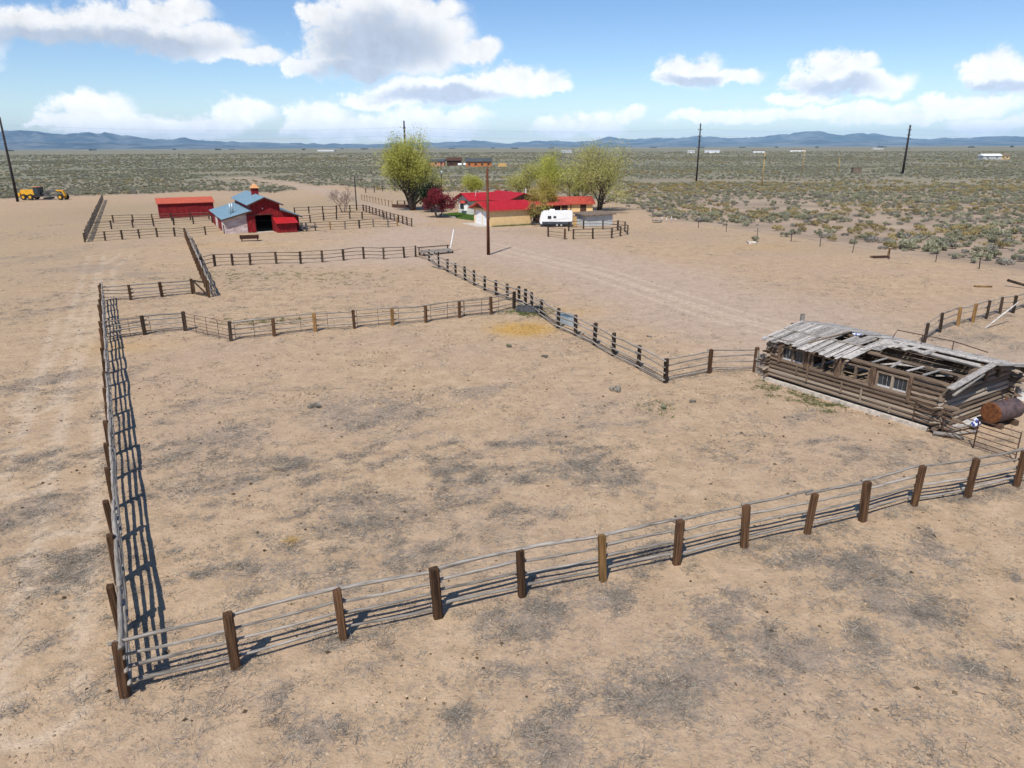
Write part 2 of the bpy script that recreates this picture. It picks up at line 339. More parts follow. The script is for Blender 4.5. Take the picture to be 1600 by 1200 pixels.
# ---------------------------------------------------------------- layout (metres; +Y away from the camera)
PTS = dict(
    front=[(-8.6, 12.75), (-6.45, 13.6), (-4.18, 14.65), (-1.92, 15.47), (0.25, 16.36), (2.52, 17.09), (4.76, 17.91), (7.0, 18.8), (9.22, 19.61), (11.33, 20.39), (13.51, 21.37), (15.66, 21.95), (17.9, 22.76)],
    upA=[(-32.59, 55.8), (-30.49, 56.14), (-28.54, 57.33), (-26.57, 58.54), (-25.47, 58.52), (-24.64, 57.18)],
    diagL=[(-43.82, 96.87), (-24.58, 57.04)],
    corralfront=[(-55.4, 93.48), (-53.45, 94.75), (-51.88, 96.07), (-50.08, 97.06), (-48.35, 98.44), (-46.25, 99.11), (-44.29, 97.95), (-42.73, 100.86), (-40.66, 102.34)],
    rowC=[(-62.52, 107.17), (-60.68, 107.97), (-52.95, 112.18), (-52.12, 115.51), (-50.7, 117.98), (-48.59, 117.9)],
    rowB=[(-67.77, 117.6), (-63.76, 118.48), (-59.27, 119.35), (-51.32, 123.38)],
    corralleft=[(-55.4, 93.48), (-95.62, 171.57)],
    up7=[(-31.02, 71.16), (-30.43, 73.03), (-28.78, 73.49), (-27.06, 73.78), (-24.61, 74.58), (-22.05, 74.51), (-19.98, 75.33), (-18.03, 76.62), (-16.1, 77.86), (-13.87, 77.43), (-11.77, 78.41), (-10.65, 79.1), (-9.78, 78.36)],
    diagR=[(-8.8, 76.16), (-7.38, 72.07), (-6.23, 69.16), (-5.27, 66.74), (-4.22, 64.35), (-3.27, 61.93), (-2.27, 59.5), (-1.28, 57.51), (-0.33, 55.69), (0.57, 54.45), (1.05, 53.5), (1.51, 52.36), (2.11, 49.88), (3.11, 46.31), (4.11, 44.35), (5.07, 42.05), (5.89, 39.63), (6.92, 37.16), (7.88, 34.62)],
    toHouse=[(7.88, 34.62), (10.53, 36.18), (13.03, 36.37)],
    mid10=[(-25.62, 43.47), (-23.88, 44.92), (-21.68, 45.94), (-17.67, 43.3), (-15.31, 44.43), (-12.97, 45.62), (-10.54, 46.35), (-8.13, 47.26), (-5.93, 47.97), (-3.71, 49.39), (-1.48, 50.47), (0.17, 52.38)],
    right11=[(25.33, 42.18), (27.76, 44.76), (29.98, 46.52), (31.57, 47.47), (33.14, 48.48), (35.11, 50.05), (36.22, 50.28)],
    rv12=[(4.97, 97.31), (6.99, 94.44), (8.12, 94.41), (10.72, 94.81), (13.27, 95.42), (14.71, 97.51), (15.99, 99.39), (16.25, 103.63), (15.41, 104.82), (13.39, 105.82), (10.6, 106.34), (8.26, 104.15)],
    b13front=[(-30.67, 105.24), (-28.64, 105.67), (-26.71, 106.78), (-24.69, 107.4), (-22.79, 108.56), (-21.04, 110.48), (-18.78, 110.4), (-17.57, 111.65)],
    b13right=[(-15.26, 110.82), (-28.17, 138.83)],
    b13mid=[(-34.2, 116.34), (-32.65, 117.91), (-31.22, 120.82), (-29.46, 122.51), (-27.34, 123.1), (-25.26, 123.02), (-21.43, 122.19)],
    b13rear=[(-39.6, 133.19), (-37.01, 132.17), (-35.2, 133.92), (-29.39, 137.47), (-28.17, 138.83)],
    road14=[(-24.18, 148.04), (-26.59, 153.85), (-27.36, 154.58), (-31.15, 161.17), (-34.36, 168.27)],
    back15=[(-38.96, 196.67), (-36.93, 198.24), (-35.52, 203.1)],
    wire16=[(27.77, 107.47), (33.05, 96.92), (35.54, 91.37), (40.26, 76.04), (44.18, 74.16), (45.87, 69.62)],)
YARD = [(-184.64, 176.37), (-122.2, 175.15), (-108.47, 185.93), (-93.87, 192.71), (-84.18, 206.26), (-62.19, 193.45), (-57.05, 235.58), (-40.83, 209.6), (-27.23, 196.78), (0.2, 195.05), (19.47, 157.62), (22.32, 136.57), (22.02, 118.32), (29.08, 109.22), (35.78, 93.34), (41.71, 77.4), (47.26, 65.23), (50.43, 49.79)] + [(110, 30), (150, -60), (-250, -60), (-330, 120)]
PATCH = [(-1.07, 11.42, 0.8), (1.09, 12.46, 0.9), (0.41, 13.25, 0.7), (1.26, 11.24, 0.8), (3.7, 12.93, 0.7), (2.9, 12.45, 0.6), (5.94, 14.54, 0.8), (6.95, 14.3, 0.8), (5.28, 15.55, 0.6), (10.16, 16.35, 0.8), (5.98, 16.24, 0.5), (0.82, 15.85, 0.8), (-0.68, 15.46, 0.6), (-3.76, 14.36, 0.7), (-4.34, 11.94, 0.5), (-6.35, 10.96, 0.6), (10.29, 13.4, 0.6), (13.66, 17.23, 0.8), (8.29, 14.53, 0.6), (8.29, 18.26, 0.7), (-5.39, 12.68, 0.4), (2.54, 16.12, 0.6), (10.24, 15.52, 0.6), (-10.61, 12.9, 0.5), (-11.4, 14.65, 0.4), (4.4, 13.43, 0.6), (-2.07, 11.1, 0.6), (4.52, 18.29, 0.5), (9.83, 17.91, 0.7), (13.01, 18.58, 0.7), (5.66, 13.22, 0.5), (11.89, 14.51, 0.5), (-5.78, 29.97, 2.5), (-7.78, 24.59, 2.0), (-2.39, 23.98, 2.2), (-5.13, 21.08, 1.8), (-9.96, 22.02, 2.0), (-7.23, 18.37, 1.6), (-3.96, 27.02, 2.2), (-9.09, 17.39, 1.3), (-0.01, 26.98, 2.2), (2.46, 25.07, 2.0), (0.43, 21.94, 1.6), (-15.74, 30.91, 2.2), (4.64, 23.39, 1.4), (-3.05, 18.34, 1.2), (-5.46, 17.36, 1.2), (-12.71, 27.79, 2.0), (-1.6, 33.48, 1.5), (-7.7, 30.82, 1.8), (4.49, 29.08, 1.5), (12.92, 29.77, 1.5), (13.1, 26.85, 1.0), (-23.75, 34.76, 3.0), (-36.23, 53.48, 3.0), (-15.82, 21.16, 1.5), (-12.94, 18.07, 1.0), (-19.72, 26.51, 2.0), (-43.22, 71.72, 4.0), (-35.45, 67.77, 3.0), (-53.51, 80.86, 5.0), (30.39, 42.94, 3.0), (28.02, 42.98, 2.0)]
DRIVE = [(-14.24, 79.83), (-12.51, 101.41), (-9.1, 103.68), (0.06, 87.49), (9.32, 68.58), (16.23, 50.38), (19.02, 45.58), (22.91, 40.83), (27.58, 34.14)]
LANE = [(-16.49, 119.82), (-25.51, 146.19), (-35.15, 168.31), (-48.81, 201.01), (-66.37, 232.36), (-80.63, 259.14), (-116.55, 307.0)]
FARROAD = [(-679.45, 719.82), (-530.39, 773.26), (-358.88, 697.64), (-223.85, 653.2), (-139.65, 743.5), (-110.89, 869.1), (1.01, 865.04), (173.2, 1002.64)]
TRACKS = [[(-22.32, 30.98), (-26.78, 42.26), (-46.9, 80.69)], [(-12.82, 17.41), (-17.64, 26.49), (-24.4, 39.44), (-40.93, 71.67), (-44.56, 83.18)], [(-17.48, 23.06), (-21.57, 30.97), (-31.46, 49.16)], [(-3.16, 90.63), (9.32, 68.58), (16.23, 50.38), (18.5, 46.47)], [(-0.68, 81.99), (7.89, 66.8), (13.93, 50.42), (17.16, 43.94)], [(-10.14, 12.15), (-13.96, 19.13)]]
TH = R(27); E1 = Vector((math.cos(TH), math.sin(TH), 0)); E2 = Vector((-math.sin(TH), math.cos(TH), 0))
HAY = (0.7, 46.0)
DRYGRASS = [(-78, 140, 20, 26, .8), (-55, 150, 25, 18, .8), (-50, 110, 10, 10, .7), (-28, 122, 9, 12, .6), (-36, 178, 12, 26, .9), (-52, 62, 14, 22, .5), (-70, 95, 18, 30, .6), (-40, 40, 9, 14, .4), (-27, 67, 8, 3.5, .5), (22, 100, 12, 8, .4), (38, 86, 14, 8, .5), (4, 103, 6, 4, .5), (30, 42, 8, 6, .4)]

def veg_mask(x, y):
    """litter and dead weed cover: ragged patches, denser round the listed spots"""
    wx, wy = x + 1.6 * (fbm(x * .55, y * .55, 71, 3) - .5), y + 1.6 * (fbm(x * .55, y * .55, 81, 3) - .5)
    rx, ry = wx * .86 + wy * .5, (wy * .86 - wx * .5)              # patches run along the wind
    n = fbm(rx * 0.34, ry * 0.75, 3, 4); n2 = fbm(rx * 1.5, ry * 2.6, 11, 3); n3 = fbm(x * 4.2, y * 4.2, 19, 2)
    m = np.zeros(np.shape(x))
    for (px, py, r) in PATCH:
        m = np.maximum(m, (1 if r < 1.01 else .62) * np.exp(-((wx - px) ** 2 + (wy - py) ** 2) / (1.3 * r * r)))
    v = sstep(n * 0.50 + n2 * 0.33 + n3 * .17 + 0.12 * m, 0.455, 0.63) * (0.22 + 0.78 * np.clip(m * 1.2, 0, 1))
    return np.clip(v, 0, 1)
def road_mask(x, y):
    d = poly_dist(x, y, DRIVE); l = poly_dist(x, y, LANE)
    return np.maximum(sstep(d + 6 * (fbm(x * .2, y * .2, 5) - .5), 13, 3), sstep(l, 5.5, 2.5))
def sage_zone(x, y):
    ins = inside(x, y, YARD)
    d = poly_dist(x, y, YARD[:18])
    z = np.where(ins, 0.0, sstep(d, 0.0, 6))
    z = z * sstep(poly_dist(x, y, LANE), 3.0, 7.0)
    return z

# ---------------------------------------------------------------- ground
def axis(lo, hi, step, far_lo, far_hi, g=1.13):
    a = list(np.arange(lo, hi, step)); s = step; v = a[-1]
    while v < far_hi: s *= g; v += s; a.append(v)
    s = step; v = lo; b = []
    while v > far_lo: s *= g; v -= s; b.append(v)
    return np.array(b[::-1] + a)
def build_ground():
    xs = axis(-48, 48, 0.3, -60000, 60000, 1.09); ys = axis(9, 112, 0.3, -40000, 60000, 1.09)
    X, Y = np.meshgrid(xs, ys); nx, ny = len(xs), len(ys)
    near = sstep(np.hypot(X, Y), 400, 120)
    Z = (fbm(X * 0.5, Y * 0.5, 21, 3) - .5) * 0.05 * near + (fbm(X * 2.1, Y * 2.1, 23, 2) - .5) * 0.03 * near - 0.012
    V = np.stack([X, Y, Z], -1).reshape(-1, 3)
    i = np.arange((ny - 1) * (nx - 1)); r, c = i // (nx - 1), i % (nx - 1); a = r * nx + c
    F = np.stack([a, a + 1, a + nx + 1, a + nx], 1)
    m = npmesh('ground', V, F)
    x, y = V[:, 0], V[:, 1]
    for nm, val in (('veg', veg_mask(x, y)), ('road', road_mask(x, y)), ('sage', sage_zone(x, y)),
                    ('straw', np.clip(np.exp(-(((x - HAY[0]) / 1.9) ** 2 + ((y - HAY[1]) / 1.9) ** 2)) * 1.5 + .25 * np.exp(-(((x - 5) / 3.) ** 2 + ((y - 51.5) / 1.5) ** 2))
                       + .5 * np.exp(-(((x + 24) / 2.5) ** 2 + ((y - 42) / 1.5) ** 2)) + .4 * np.exp(-(((x + 36) / 6) ** 2 + ((y - 90) / 2.) ** 2)) + .35 * np.exp(-(((x - 30) / 6) ** 2 + ((y - 86) / 3.) ** 2)), 0, 1)),
                    ('dry', np.clip(sum(w * np.exp(-(((x - a) / r) ** 2 + ((y - b) / s) ** 2)) for a, b, r, s, w in DRYGRASS), 0, 1)),
                    ('track', np.max([sstep(np.minimum(np.abs(poly_dist(x, y, t) - 0.75), 9), 0.32, 0.05) for t in TRACKS], 0))):
        at = m.attributes.new(nm, 'FLOAT', 'POINT'); at.data.foreach_set('value', val.astype(np.float32))
    m.polygons.foreach_set('use_smooth', np.ones(len(F), bool))
    mat, t, b = principled('sandy_ground', 0.97, 0.1)
    g = t.node('ShaderNodeNewGeometry').outputs['Position']
    at = lambda n: t.node('ShaderNodeAttribute', attribute_name=n).outputs['Fac']
    dist = t.vmath('LENGTH', g)
    big = t.noise(g, 0.09, 2, 0.55); mid = t.noise(g, 0.9, 4, 0.65); fine = t.noise(g, 9, 4, 0.7); grit = t.noise(g, 38, 2, 0.7)
    sand = t.mix(t.step(mid, 0.3, 0.7), (0.385, 0.268, 0.163), (0.495, 0.352, 0.222))
    sand = t.mix(t.math('MULTIPLY', t.step(big, 0.35, 0.7), 0.5), sand, (0.395, 0.287, 0.205))
    sand = t.mix(t.math('MULTIPLY', at('road'), 0.75), sand, t.mix(t.step(mid, 0.3, 0.7), (0.405, 0.30, 0.228), (0.47, 0.355, 0.273)))
    sand = t.mix(t.math('MULTIPLY', at('track'), t.math('MULTIPLY', t.step(mid, 0.25, 0.55), 0.8)), sand, (0.54, 0.42, 0.30))
    clump = t.noise(g, 2.3, 4, 0.7)
    sand = t.mix(t.math('MULTIPLY', t.step(clump, 0.52, 0.66), 0.42), sand, (0.245, 0.185, 0.13))
    sand = t.mix(t.math('MULTIPLY', t.step(clump, 0.44, 0.32), 0.35), sand, (0.56, 0.43, 0.30))
    # crumbs, stem litter and dung
    st = t.noise(g, 5.5, 5, 0.78)
    lit = t.math('MULTIPLY', t.step(t.math('MULTIPLY_ADD', at('veg'), 0.24, t.math('MULTIPLY_ADD', grit, 0.42, st)), 0.76, 0.90), 0.6)
    sand = t.mix(lit, sand, t.mix(t.step(fine, 0.3, 0.7), (0.13, 0.11, 0.10), (0.25, 0.22, 0.19)))
    spk = t.math('MULTIPLY', t.step(t.noise(g, 16, 2, 0.6), 0.63, 0.71), t.step(mid, 0.32, 0.6))
    sand = t.mix(t.math('MULTIPLY', spk, 0.7), sand, (0.13, 0.095, 0.065))
    pal = t.step(grit, 0.64, 0.72)
    sand = t.mix(t.math('MULTIPLY', pal, 0.35), sand, (0.6, 0.48, 0.34))
    straw = t.math('MULTIPLY', at('straw'), t.step(fine, 0.28, 0.6))
    sand = t.mix(straw, sand, t.mix(t.step(fine, 0.4, 0.7), (0.44, 0.25, 0.07), (0.64, 0.43, 0.17)))
    dry = t.math('MULTIPLY', at('dry'), t.step(t.math('MULTIPLY_ADD', clump, 0.6, t.math('MULTIPLY', mid, 0.5)), 0.42, 0.66))
    sand = t.mix(t.math('MULTIPLY', dry, 0.85), sand, t.mix(t.step(fine, 0.3, 0.7), (0.215, 0.165, 0.105), (0.36, 0.285, 0.17)))
    # open range beyond the yard
    soil = t.mix(t.step(big, 0.3, 0.7), (0.27, 0.205, 0.15), (0.40, 0.30, 0.215))
    band = t.noise(t.vmath('MULTIPLY', g, (0.0016, 0.008, 0)), 1.0, 3, 0.6)
    plain = t.mix(t.step(band, 0.36, 0.55), (0.27, 0.235, 0.155), (0.205, 0.20, 0.14))
    plain = t.mix(t.math('MULTIPLY', t.step(band, 0.56, 0.68), 0.8), plain, (0.33, 0.265, 0.165))
    plain = t.mix(t.math('MULTIPLY', t.step(t.noise(t.vmath('MULTIPLY', g, (0.01, 0.03, 0)), 1.0, 4, 0.7), 0.42, 0.62), 0.6), plain, (0.16, 0.155, 0.11))
    soil = t.mix(t.step(dist, 100, 380), soil, plain)
    col = t.mix(at('sage'), sand, soil)
    t.l.new(col, b.inputs['Base Color'])
    hgt = t.noise(g, 3.0, 5, 0.72)
    bp = t.node('ShaderNodeBump', {'Strength': 0.7, 'Distance': 0.11, 'Height': hgt}); t.l.new(bp.outputs[0], b.inputs['Normal'])
    o = link('ground', m, mat); tag(o, 'sandy ranch ground running out into the sagebrush plain', kind='structure')
build_ground()

def ribbon(name, pts, w, z, mat):
    mb = MB(); n = len(pts); vs = []
    for i, p in enumerate(pts):
        a, b = Vector(pts[max(i - 1, 0)]), Vector(pts[min(i + 1, n - 1)]); d = (b - a).normalized(); q = Vector((-d.y, d.x)) * (w / 2)
        vs += [(p[0] - q.x, p[1] - q.y, z), (p[0] + q.x, p[1] + q.y, z)]
    mb.add(vs, [(2 * i, 2 * i + 2, 2 * i + 3, 2 * i + 1) for i in range(n - 1)])
    return tag(obj(name, mb, mat), kind='structure')
ribbon('gravel_road', FARROAD, 14, 0.25, nmat('gravel_road', (0.50, 0.44, 0.36), (0.6, 0.54, 0.46), 0.05, 0.95))

# ---------------------------------------------------------------- mountains
MTN = [(-47.82, 0.01119), (-43.01, 0.01408), (-37.32, 0.01673), (-34.12, 0.01782), (-32.76, 0.01867), (-32.08, 0.01741), (-30.69, 0.01481), (-29.58, 0.01698), (-28.08, 0.01783), (-26.96, 0.01436), (-25.43, 0.01008), (-24.23, 0.00936), (-23.39, 0.01232), (-22.59, 0.00936), (-20.92, 0.00785), (-17.89, 0.00626), (-14.29, 0.00535), (-11.51, 0.00444), (-8.66, 0.00589), (-5.77, 0.00655), (-2.86, 0.0088), (-0.42, 0.00462), (1.54, 0.00692), (3.49, 0.0084), (4.95, 0.00588), (6.39, 0.00817), (7.35, 0.01209), (9.27, 0.00873), (11.15, 0.01093), (12.56, 0.00921), (13.93, 0.01297), (14.85, 0.0113), (16.67, 0.00954), (18.87, 0.01156), (20.99, 0.01576), (22.25, 0.01628), (23.52, 0.01237), (24.92, 0.01432), (25.92, 0.01341), (27.12, 0.00961), (29.04, 0.00719), (30.86, 0.00831), (32.96, 0.00932), (34.3, 0.00974), (37.48, 0.01102), (43.16, 0.00792), (47.96, 0.00578)]      # azimuth (deg), rise over run of the skyline
def build_mountains():
    az = np.radians(np.linspace(-62, 62, 900)); ta = np.radians([a for a, _ in MTN]); th = np.array([h for _, h in MTN])
    prof = np.interp(az, ta, th) + (fbm(az * 90, az * 0 + 3, 2, 4) - .5) * 0.0022
    for nm, d0, lab, k, sd in (('mountain_range', 27000, 'blue mountain range along the horizon', 1.0, 1), ('foothills', 21000, 'low blue foothills before the mountain range', 0.42, 9)):
        rows = 30; V = []
        kk = k if k == 1 else k * (0.55 + 0.9 * fbm(az * 14, az * 0 + 1.5, 31, 3))
        for j in range(rows + 1):
            s = j / rows; d = d0 - 3200 + 6400 * s
            env = np.sin(math.pi * s) ** 0.9 if j < rows / 2 else np.sin(math.pi * s)
            rg = fbm(az * 60 + sd, np.full_like(az, s * 5.0 + sd), 41 + sd, 5)
            ridge = 1 - np.abs(rg * 2 - 1) * 1.5
            h = prof * kk * d0 * env * (np.clip(0.72 + 0.5 * ridge * (1 - abs(2 * s - 1)), 0.3, 1.1) if abs(s - .5) > 0.02 else 1.0)
            V.append(np.stack([np.sin(az) * d, np.cos(az) * d, h - 6], 1))
        V = np.concatenate(V); n = len(az)
        i = np.arange(rows * (n - 1)); r, c = i // (n - 1), i % (n - 1); a = r * n + c
        m = npmesh(nm, V, np.stack([a, a + 1, a + n + 1, a + n], 1))
        mat, t, b = principled(nm + '_mat', 0.95, 0.05)
        g = t.node('ShaderNodeNewGeometry').outputs['Position']
        f = t.noise(t.vmath('MULTIPLY', g, (1, 1, 2.5)), 0.0012, 5, 0.65)
        t.l.new(t.mix(t.step(f, 0.4, 0.62), (0.045, 0.062, 0.068), (0.17, 0.175, 0.165)), b.inputs['Base Color'])
        tag(link(nm, m, mat), lab, kind='structure')
build_mountains()

# ---------------------------------------------------------------- fences
def rail_mesh(i, n=7, seg=9, wob=0.014):
    g = random.Random(100 + i); ph = g.uniform(0, 6); pts = []; rad = []
    for k in range(seg + 1):
        x = -0.5 + k / seg
        pts.append((x, wob * math.sin(x * 4 + ph) + g.uniform(-.006, .006), 1.2 * wob * math.sin(x * 4.5 + 2 * ph) + g.uniform(-.005, .005)))
        rad.append(0.05 * (1.12 - 0.24 * (x + .5) + g.uniform(-.07, .07)))
    m = MB().tube(pts, rad, n, jit=0.08, rg=g).mesh('rail', True); return m
def post_mesh(i):
    g = random.Random(300 + i); vs = []; n = 8
    lv = [0, .35, .7, .97, 1.0]
    for k, z in enumerate(lv):
        for a in range(n):
            an = 2 * math.pi * (a + .5) / n; sx = .5 * math.copysign(abs(math.cos(an)) ** .35, math.cos(an)); sy = .5 * math.copysign(abs(math.sin(an)) ** .35, math.sin(an))
            q = (0.90 if k == 4 else 1) * g.uniform(.94, 1.05)
            vs.append((sx * q, sy * q, z + (g.uniform(-.012, .012) if k > 2 else 0)))
    fs = [(k * n + a, k * n + (a + 1) % n, (k + 1) * n + (a + 1) % n, (k + 1) * n + a) for k in range(len(lv) - 1) for a in range(n)]
    fs += [tuple(reversed(range(n))), tuple((len(lv) - 1) * n + a for a in range(n))]
    return MB().add(vs, fs).mesh('post')
RAILS = [rail_mesh(i) for i in range(8)]
RAILS_FAR = [rail_mesh(20 + i, 4, 3, 0.02) for i in range(5)]
POSTS = [post_mesh(i) for i in range(6)]
_vc = {}
def variant(base, mat):
    k = (base.name, mat.name)
    if k not in _vc:
        m = base.copy(); m.materials.clear(); m.materials.append(mat); _vc[k] = m
    return _vc[k]
def resample(a, b, gap):
    n = max(1, round(math.dist(a, b) / gap)); return [(a[0] + (b[0] - a[0]) * i / n, a[1] + (b[1] - a[1]) * i / n) for i in range(n + 1)]
def rail_between(root, a, b, za, zb, r, mat, far, ext=0.14, name='rail'):
    a, b = Vector((a[0], a[1], za)), Vector((b[0], b[1], zb)); d = b - a; L = d.length + 2 * ext
    m = variant(rnd.choice(RAILS_FAR if far else RAILS), mat)
    o = link(name, m, None, root, (a + b) / 2, None, (L * rnd.choice((-1, 1)), r / .05, r / .05))
    e = d.to_track_quat('X', 'Z').to_euler(); o.rotation_euler = (rnd.choice((0, 0.6, 1.2)) if False else e.x, e.y, e.z)
    return o
def fence(name, label, pts, inner=1, h=1.3, zs=(1.2, .88, .56, .25), r=0.05, w=0.2, far=False, pm=None, rm=None, skip_rails=(), skip_posts=(), cat='fence', lean=0.03, group=None, hvar=.05, zj=.035):
    pm = pm or (M['post_far'] if far else M['post']); rm = rm or (M['rail_far'] if far else M['rail'])
    base = pts[0]; root = thing(name, label, cat, (base[0], base[1], 0), 0, group)
    P = [(p[0] - base[0], p[1] - base[1]) for p in pts]
    for i, p in enumerate(P):
        if i in skip_posts: continue
        q = P[min(i + 1, len(P) - 1)]; q0 = P[max(i - 1, 0)]; an = math.atan2(q[1] - q0[1], q[0] - q0[0])
        pmm = pm[i % len(pm)] if isinstance(pm, list) else pm
        ww = w * rnd.uniform(.88, 1.1); hh = h * (1 + rnd.uniform(-hvar, hvar)) + .08
        link('post', variant(rnd.choice(POSTS), pmm), None, root, (p[0], p[1], -.08), (rnd.uniform(-lean, lean), rnd.uniform(-lean, lean), an + rnd.uniform(-.08, .08)), (ww * 1.1, ww * .9, hh))
    for i in range(len(P) - 1):
        if i in skip_rails: continue
        a, b = P[i], P[i + 1]; dx, dy = b[0] - a[0], b[1] - a[1]; L = math.hypot(dx, dy); nx, ny = -dy / L * inner, dx / L * inner
        off = w * .5 + r * .85
        for k, z in enumerate(zs):
            rr = r * rnd.uniform(.75, 1.12) * (1.15 if k == 0 else 1)
            o2 = off + (i % 2) * 0.02
            rail_between(root, (a[0] + nx * o2, a[1] + ny * o2), (b[0] + nx * o2, b[1] + ny * o2), z + rnd.uniform(-zj, zj) + (i % 2) * .03, z + rnd.uniform(-zj, zj) + (i % 2) * .03, rr, rm, far)
    return root
P_ = PTS
d0 = Vector(P_['front'][-1]) - Vector(P_['front'][-2])
front = P_['front'] + [tuple(Vector(P_['front'][-1]) + d0 * k) for k in (1, 2, 3, 4, 5)]
fence('rail_fence', 'front pole rail fence with thick brown posts facing the bare foreground sand', front, 1, 1.42, (1.34, .98, .64, .22), 0.043, 0.205, lean=.055, pm=[M['post'], M['post'], M['post'], M['post'], M['post'], M['post_tan']] + [M['post']] * 12)
lf = resample(P_['front'][0], P_['upA'][0], 2.42)
fence('rail_fence', 'long side fence with big grey top poles throwing a ladder shadow into the corral', lf[:], -1, 1.45, (1.34, 1.0, .66, .3), 0.05, 0.2, lean=.06, skip_posts=(0,))
fence('rail_fence', 'short pole fence ending at a braced gate frame above the corral alley', P_['upA'][:4], 1, 1.25, (1.12, .82, .52, .22), .045, .2)
# braced gate frame closing that alley
g0, g1 = Vector(P_['upA'][3]), Vector(P_['upA'][5])
gt = thing('braced_gate', 'timber gate frame with a single diagonal brace in the alley', 'gate', (g0.x, g0.y, 0)); dv = g1 - g0
for a, b, nm in (((.15, 1.15), (.9, 1.15), 'top_rail'), ((.15, .12), (.9, .12), 'bottom_rail'), ((.15, .1), (.15, 1.2), 'stile'), ((.9, .1), (.9, 1.2), 'stile'), ((.16, 1.1), (.88, .18), 'brace')):
    obj(nm, MB().beam((dv.x * a[0], dv.y * a[0], a[1]), (dv.x * b[0], dv.y * b[0], b[1]), .09, .1), M['post_far'], gt)
dl = resample(P_['diagL'][0], P_['diagL'][1], 2.45)
fence('rail_fence', 'pole fence running from the barn paddock down to the alley gate', dl, 1, 1.32, (1.22, .92, .6, .26), .055, .21)
cf = P_['corralfront']
fence('rail_fence', 'front fence of the paddock before the long red shed', cf[:7], 1, 1.2, (1.1, .75, .4), .045, .22, True)
fence('rail_fence', 'thin rail fence joining the red barn corner to the paddock', cf[6:], 1, 1.15, (1.05, .75, .4), .035, .18, True)
fence('rail_fence', 'middle fence of the paddock before the long red shed', resample(P_['rowC'][0], P_['rowC'][-1], 2.9), 1, 1.2, (1.1, .7, .35), .045, .2, True)
fence('rail_fence', 'rear fence of the paddock right against the long red shed', resample(P_['rowB'][0], P_['rowB'][-1], 2.9), 1, 1.2, (1.1, .7, .35), .045, .2, True)
fence('rail_fence', 'steeply receding outer fence of the paddock reaching the sagebrush edge', resample(P_['corralleft'][0], P_['corralleft'][1], 2.7), -1, 1.3, (1.2, .9, .6, .3), .05, .2, True, skip_posts=(0,))
fence('rail_fence', 'pole fence closing the upper corral below the barn', P_['up7'][:11], 1, 1.22, (1.15, .8, .42), .045, .2, True, rm=M['rail_far'])
fence('rail_fence', 'receding fence between the corrals and the driveway, from ramp to stock tank', P_['diagR'][:13], -1, 1.25, (1.1, .72, .3), .045, .2, rm=M['rail'], pm=M['post_far'])
fence('rail_fence', 'driveway fence from the stock tank down to the brown corner post', P_['diagR'][12:], -1, 1.32, (1.2, .85, .5, .16), .045, .2, rm=M['rail'], pm=M['post_far'], skip_posts=(0,))
fence('rail_fence', 'four rail fence from the corner post to the ruined log house', P_['toHouse'], 1, 1.3, (1.2, .86, .52, .14), .042, .2, skip_posts=(0,), pm=M['post'])
m10 = P_['mid10']
fence('rail_fence', 'cross fence bay tied to the long side fence beside the pipe gate', m10[:3], 1, 1.22, (1.14, .86, .52, .2), .048, .21, pm=M['post_far'], skip_posts=(0,))
fence('rail_fence', 'cross fence between the two corrals with orange brown posts', m10[3:], 1, 1.22, (1.14, .76, .34), .04, .2, pm=[M['post_far'], M['post'], M['post_tan'], M['post'], M['post_tan'], M['post'], M['post'], M['post'], M['post_far']])
r11 = P_['right11']; e11 = Vector(r11[-1]) + Vector((2.0, 1.6))
fence('rail_fence', 'weathered fence with tan posts across the yard behind the log house', r11 + [tuple(e11 + Vector((2, 1.7)) * k) for k in range(5)], 1, 1.25, (1.15, .75, .3), .04, .18, pm=[M['post_far'], M['post_far'], M['post_tan'], M['post_tan'], M['post_far']])
rv = P_['rv12']
fence('rail_fence', 'small ring corral of dark posts beside the white travel trailer', rv[2:] , 1, 1.35, (1.25, .8, .4), .045, .2, True, pm=M['post_far'])
fence('rail_fence', 'two post fence panel with a leaning brace at the ring corral opening', rv[:2], 1, 1.35, (1.25, .75, .35), .045, .2, True, pm=M['post'])
bf = P_['b13front']
fence('rail_fence', 'front fence of the corral beside the red barn with pale posts', bf, 1, 1.25, (1.15, .75, .4), .045, .19, True, rm=M['rail_red'], pm=[M['rail_far'], M['rail_far'], M['post_tan'], M['rail_far'], M['post_far']])
fence('rail_fence', 'dark closely posted fence of the barn corral along the lane', resample(P_['b13right'][0], P_['b13right'][1], 2.4), 1, 1.25, (1.15, .78, .4), .05, .2, True, rm=M['rail_red'])
fence('rail_fence', 'middle dividing fence of the barn corral', P_['b13mid'], 1, 1.2, (1.1, .7, .3), .045, .19, True, rm=M['rail_red'])
br = P_['b13rear']
fence('rail_fence', 'rear fence of the barn corral under the bare tree', resample(br[0], br[-1], 2.6), 1, 1.25, (1.1, .6), .05, .2, True, rm=M['rail_red'])
fence('post_fence', 'post fence along the lane left of the tall willow', resample(P_['road14'][0], P_['road14'][-1], 2.2), 1, 1.35, (1.1,), .02, .15, True, pm=M['post_tan'], lean=.06)
fence('rail_fence', 'far two rail fence in the dry grass behind the lane', P_['back15'] + [(-31.0, 206), (-27, 210)], 1, 1.3, (1.2, .7), .05, .2, True)
wf = []
for a, b in zip(P_['wire16'][:-1], P_['wire16'][1:]): wf += resample(a, b, 6.0)[:-1]
fence('wire_fence', 'thin stake and wire fence along the edge of the sagebrush', wf + [P_['wire16'][-1], (49, 62)], 1, 1.1, (.95, .6), .008, .07, True, pm=M['pole_dark'], rm=M['wire'], lean=.08)

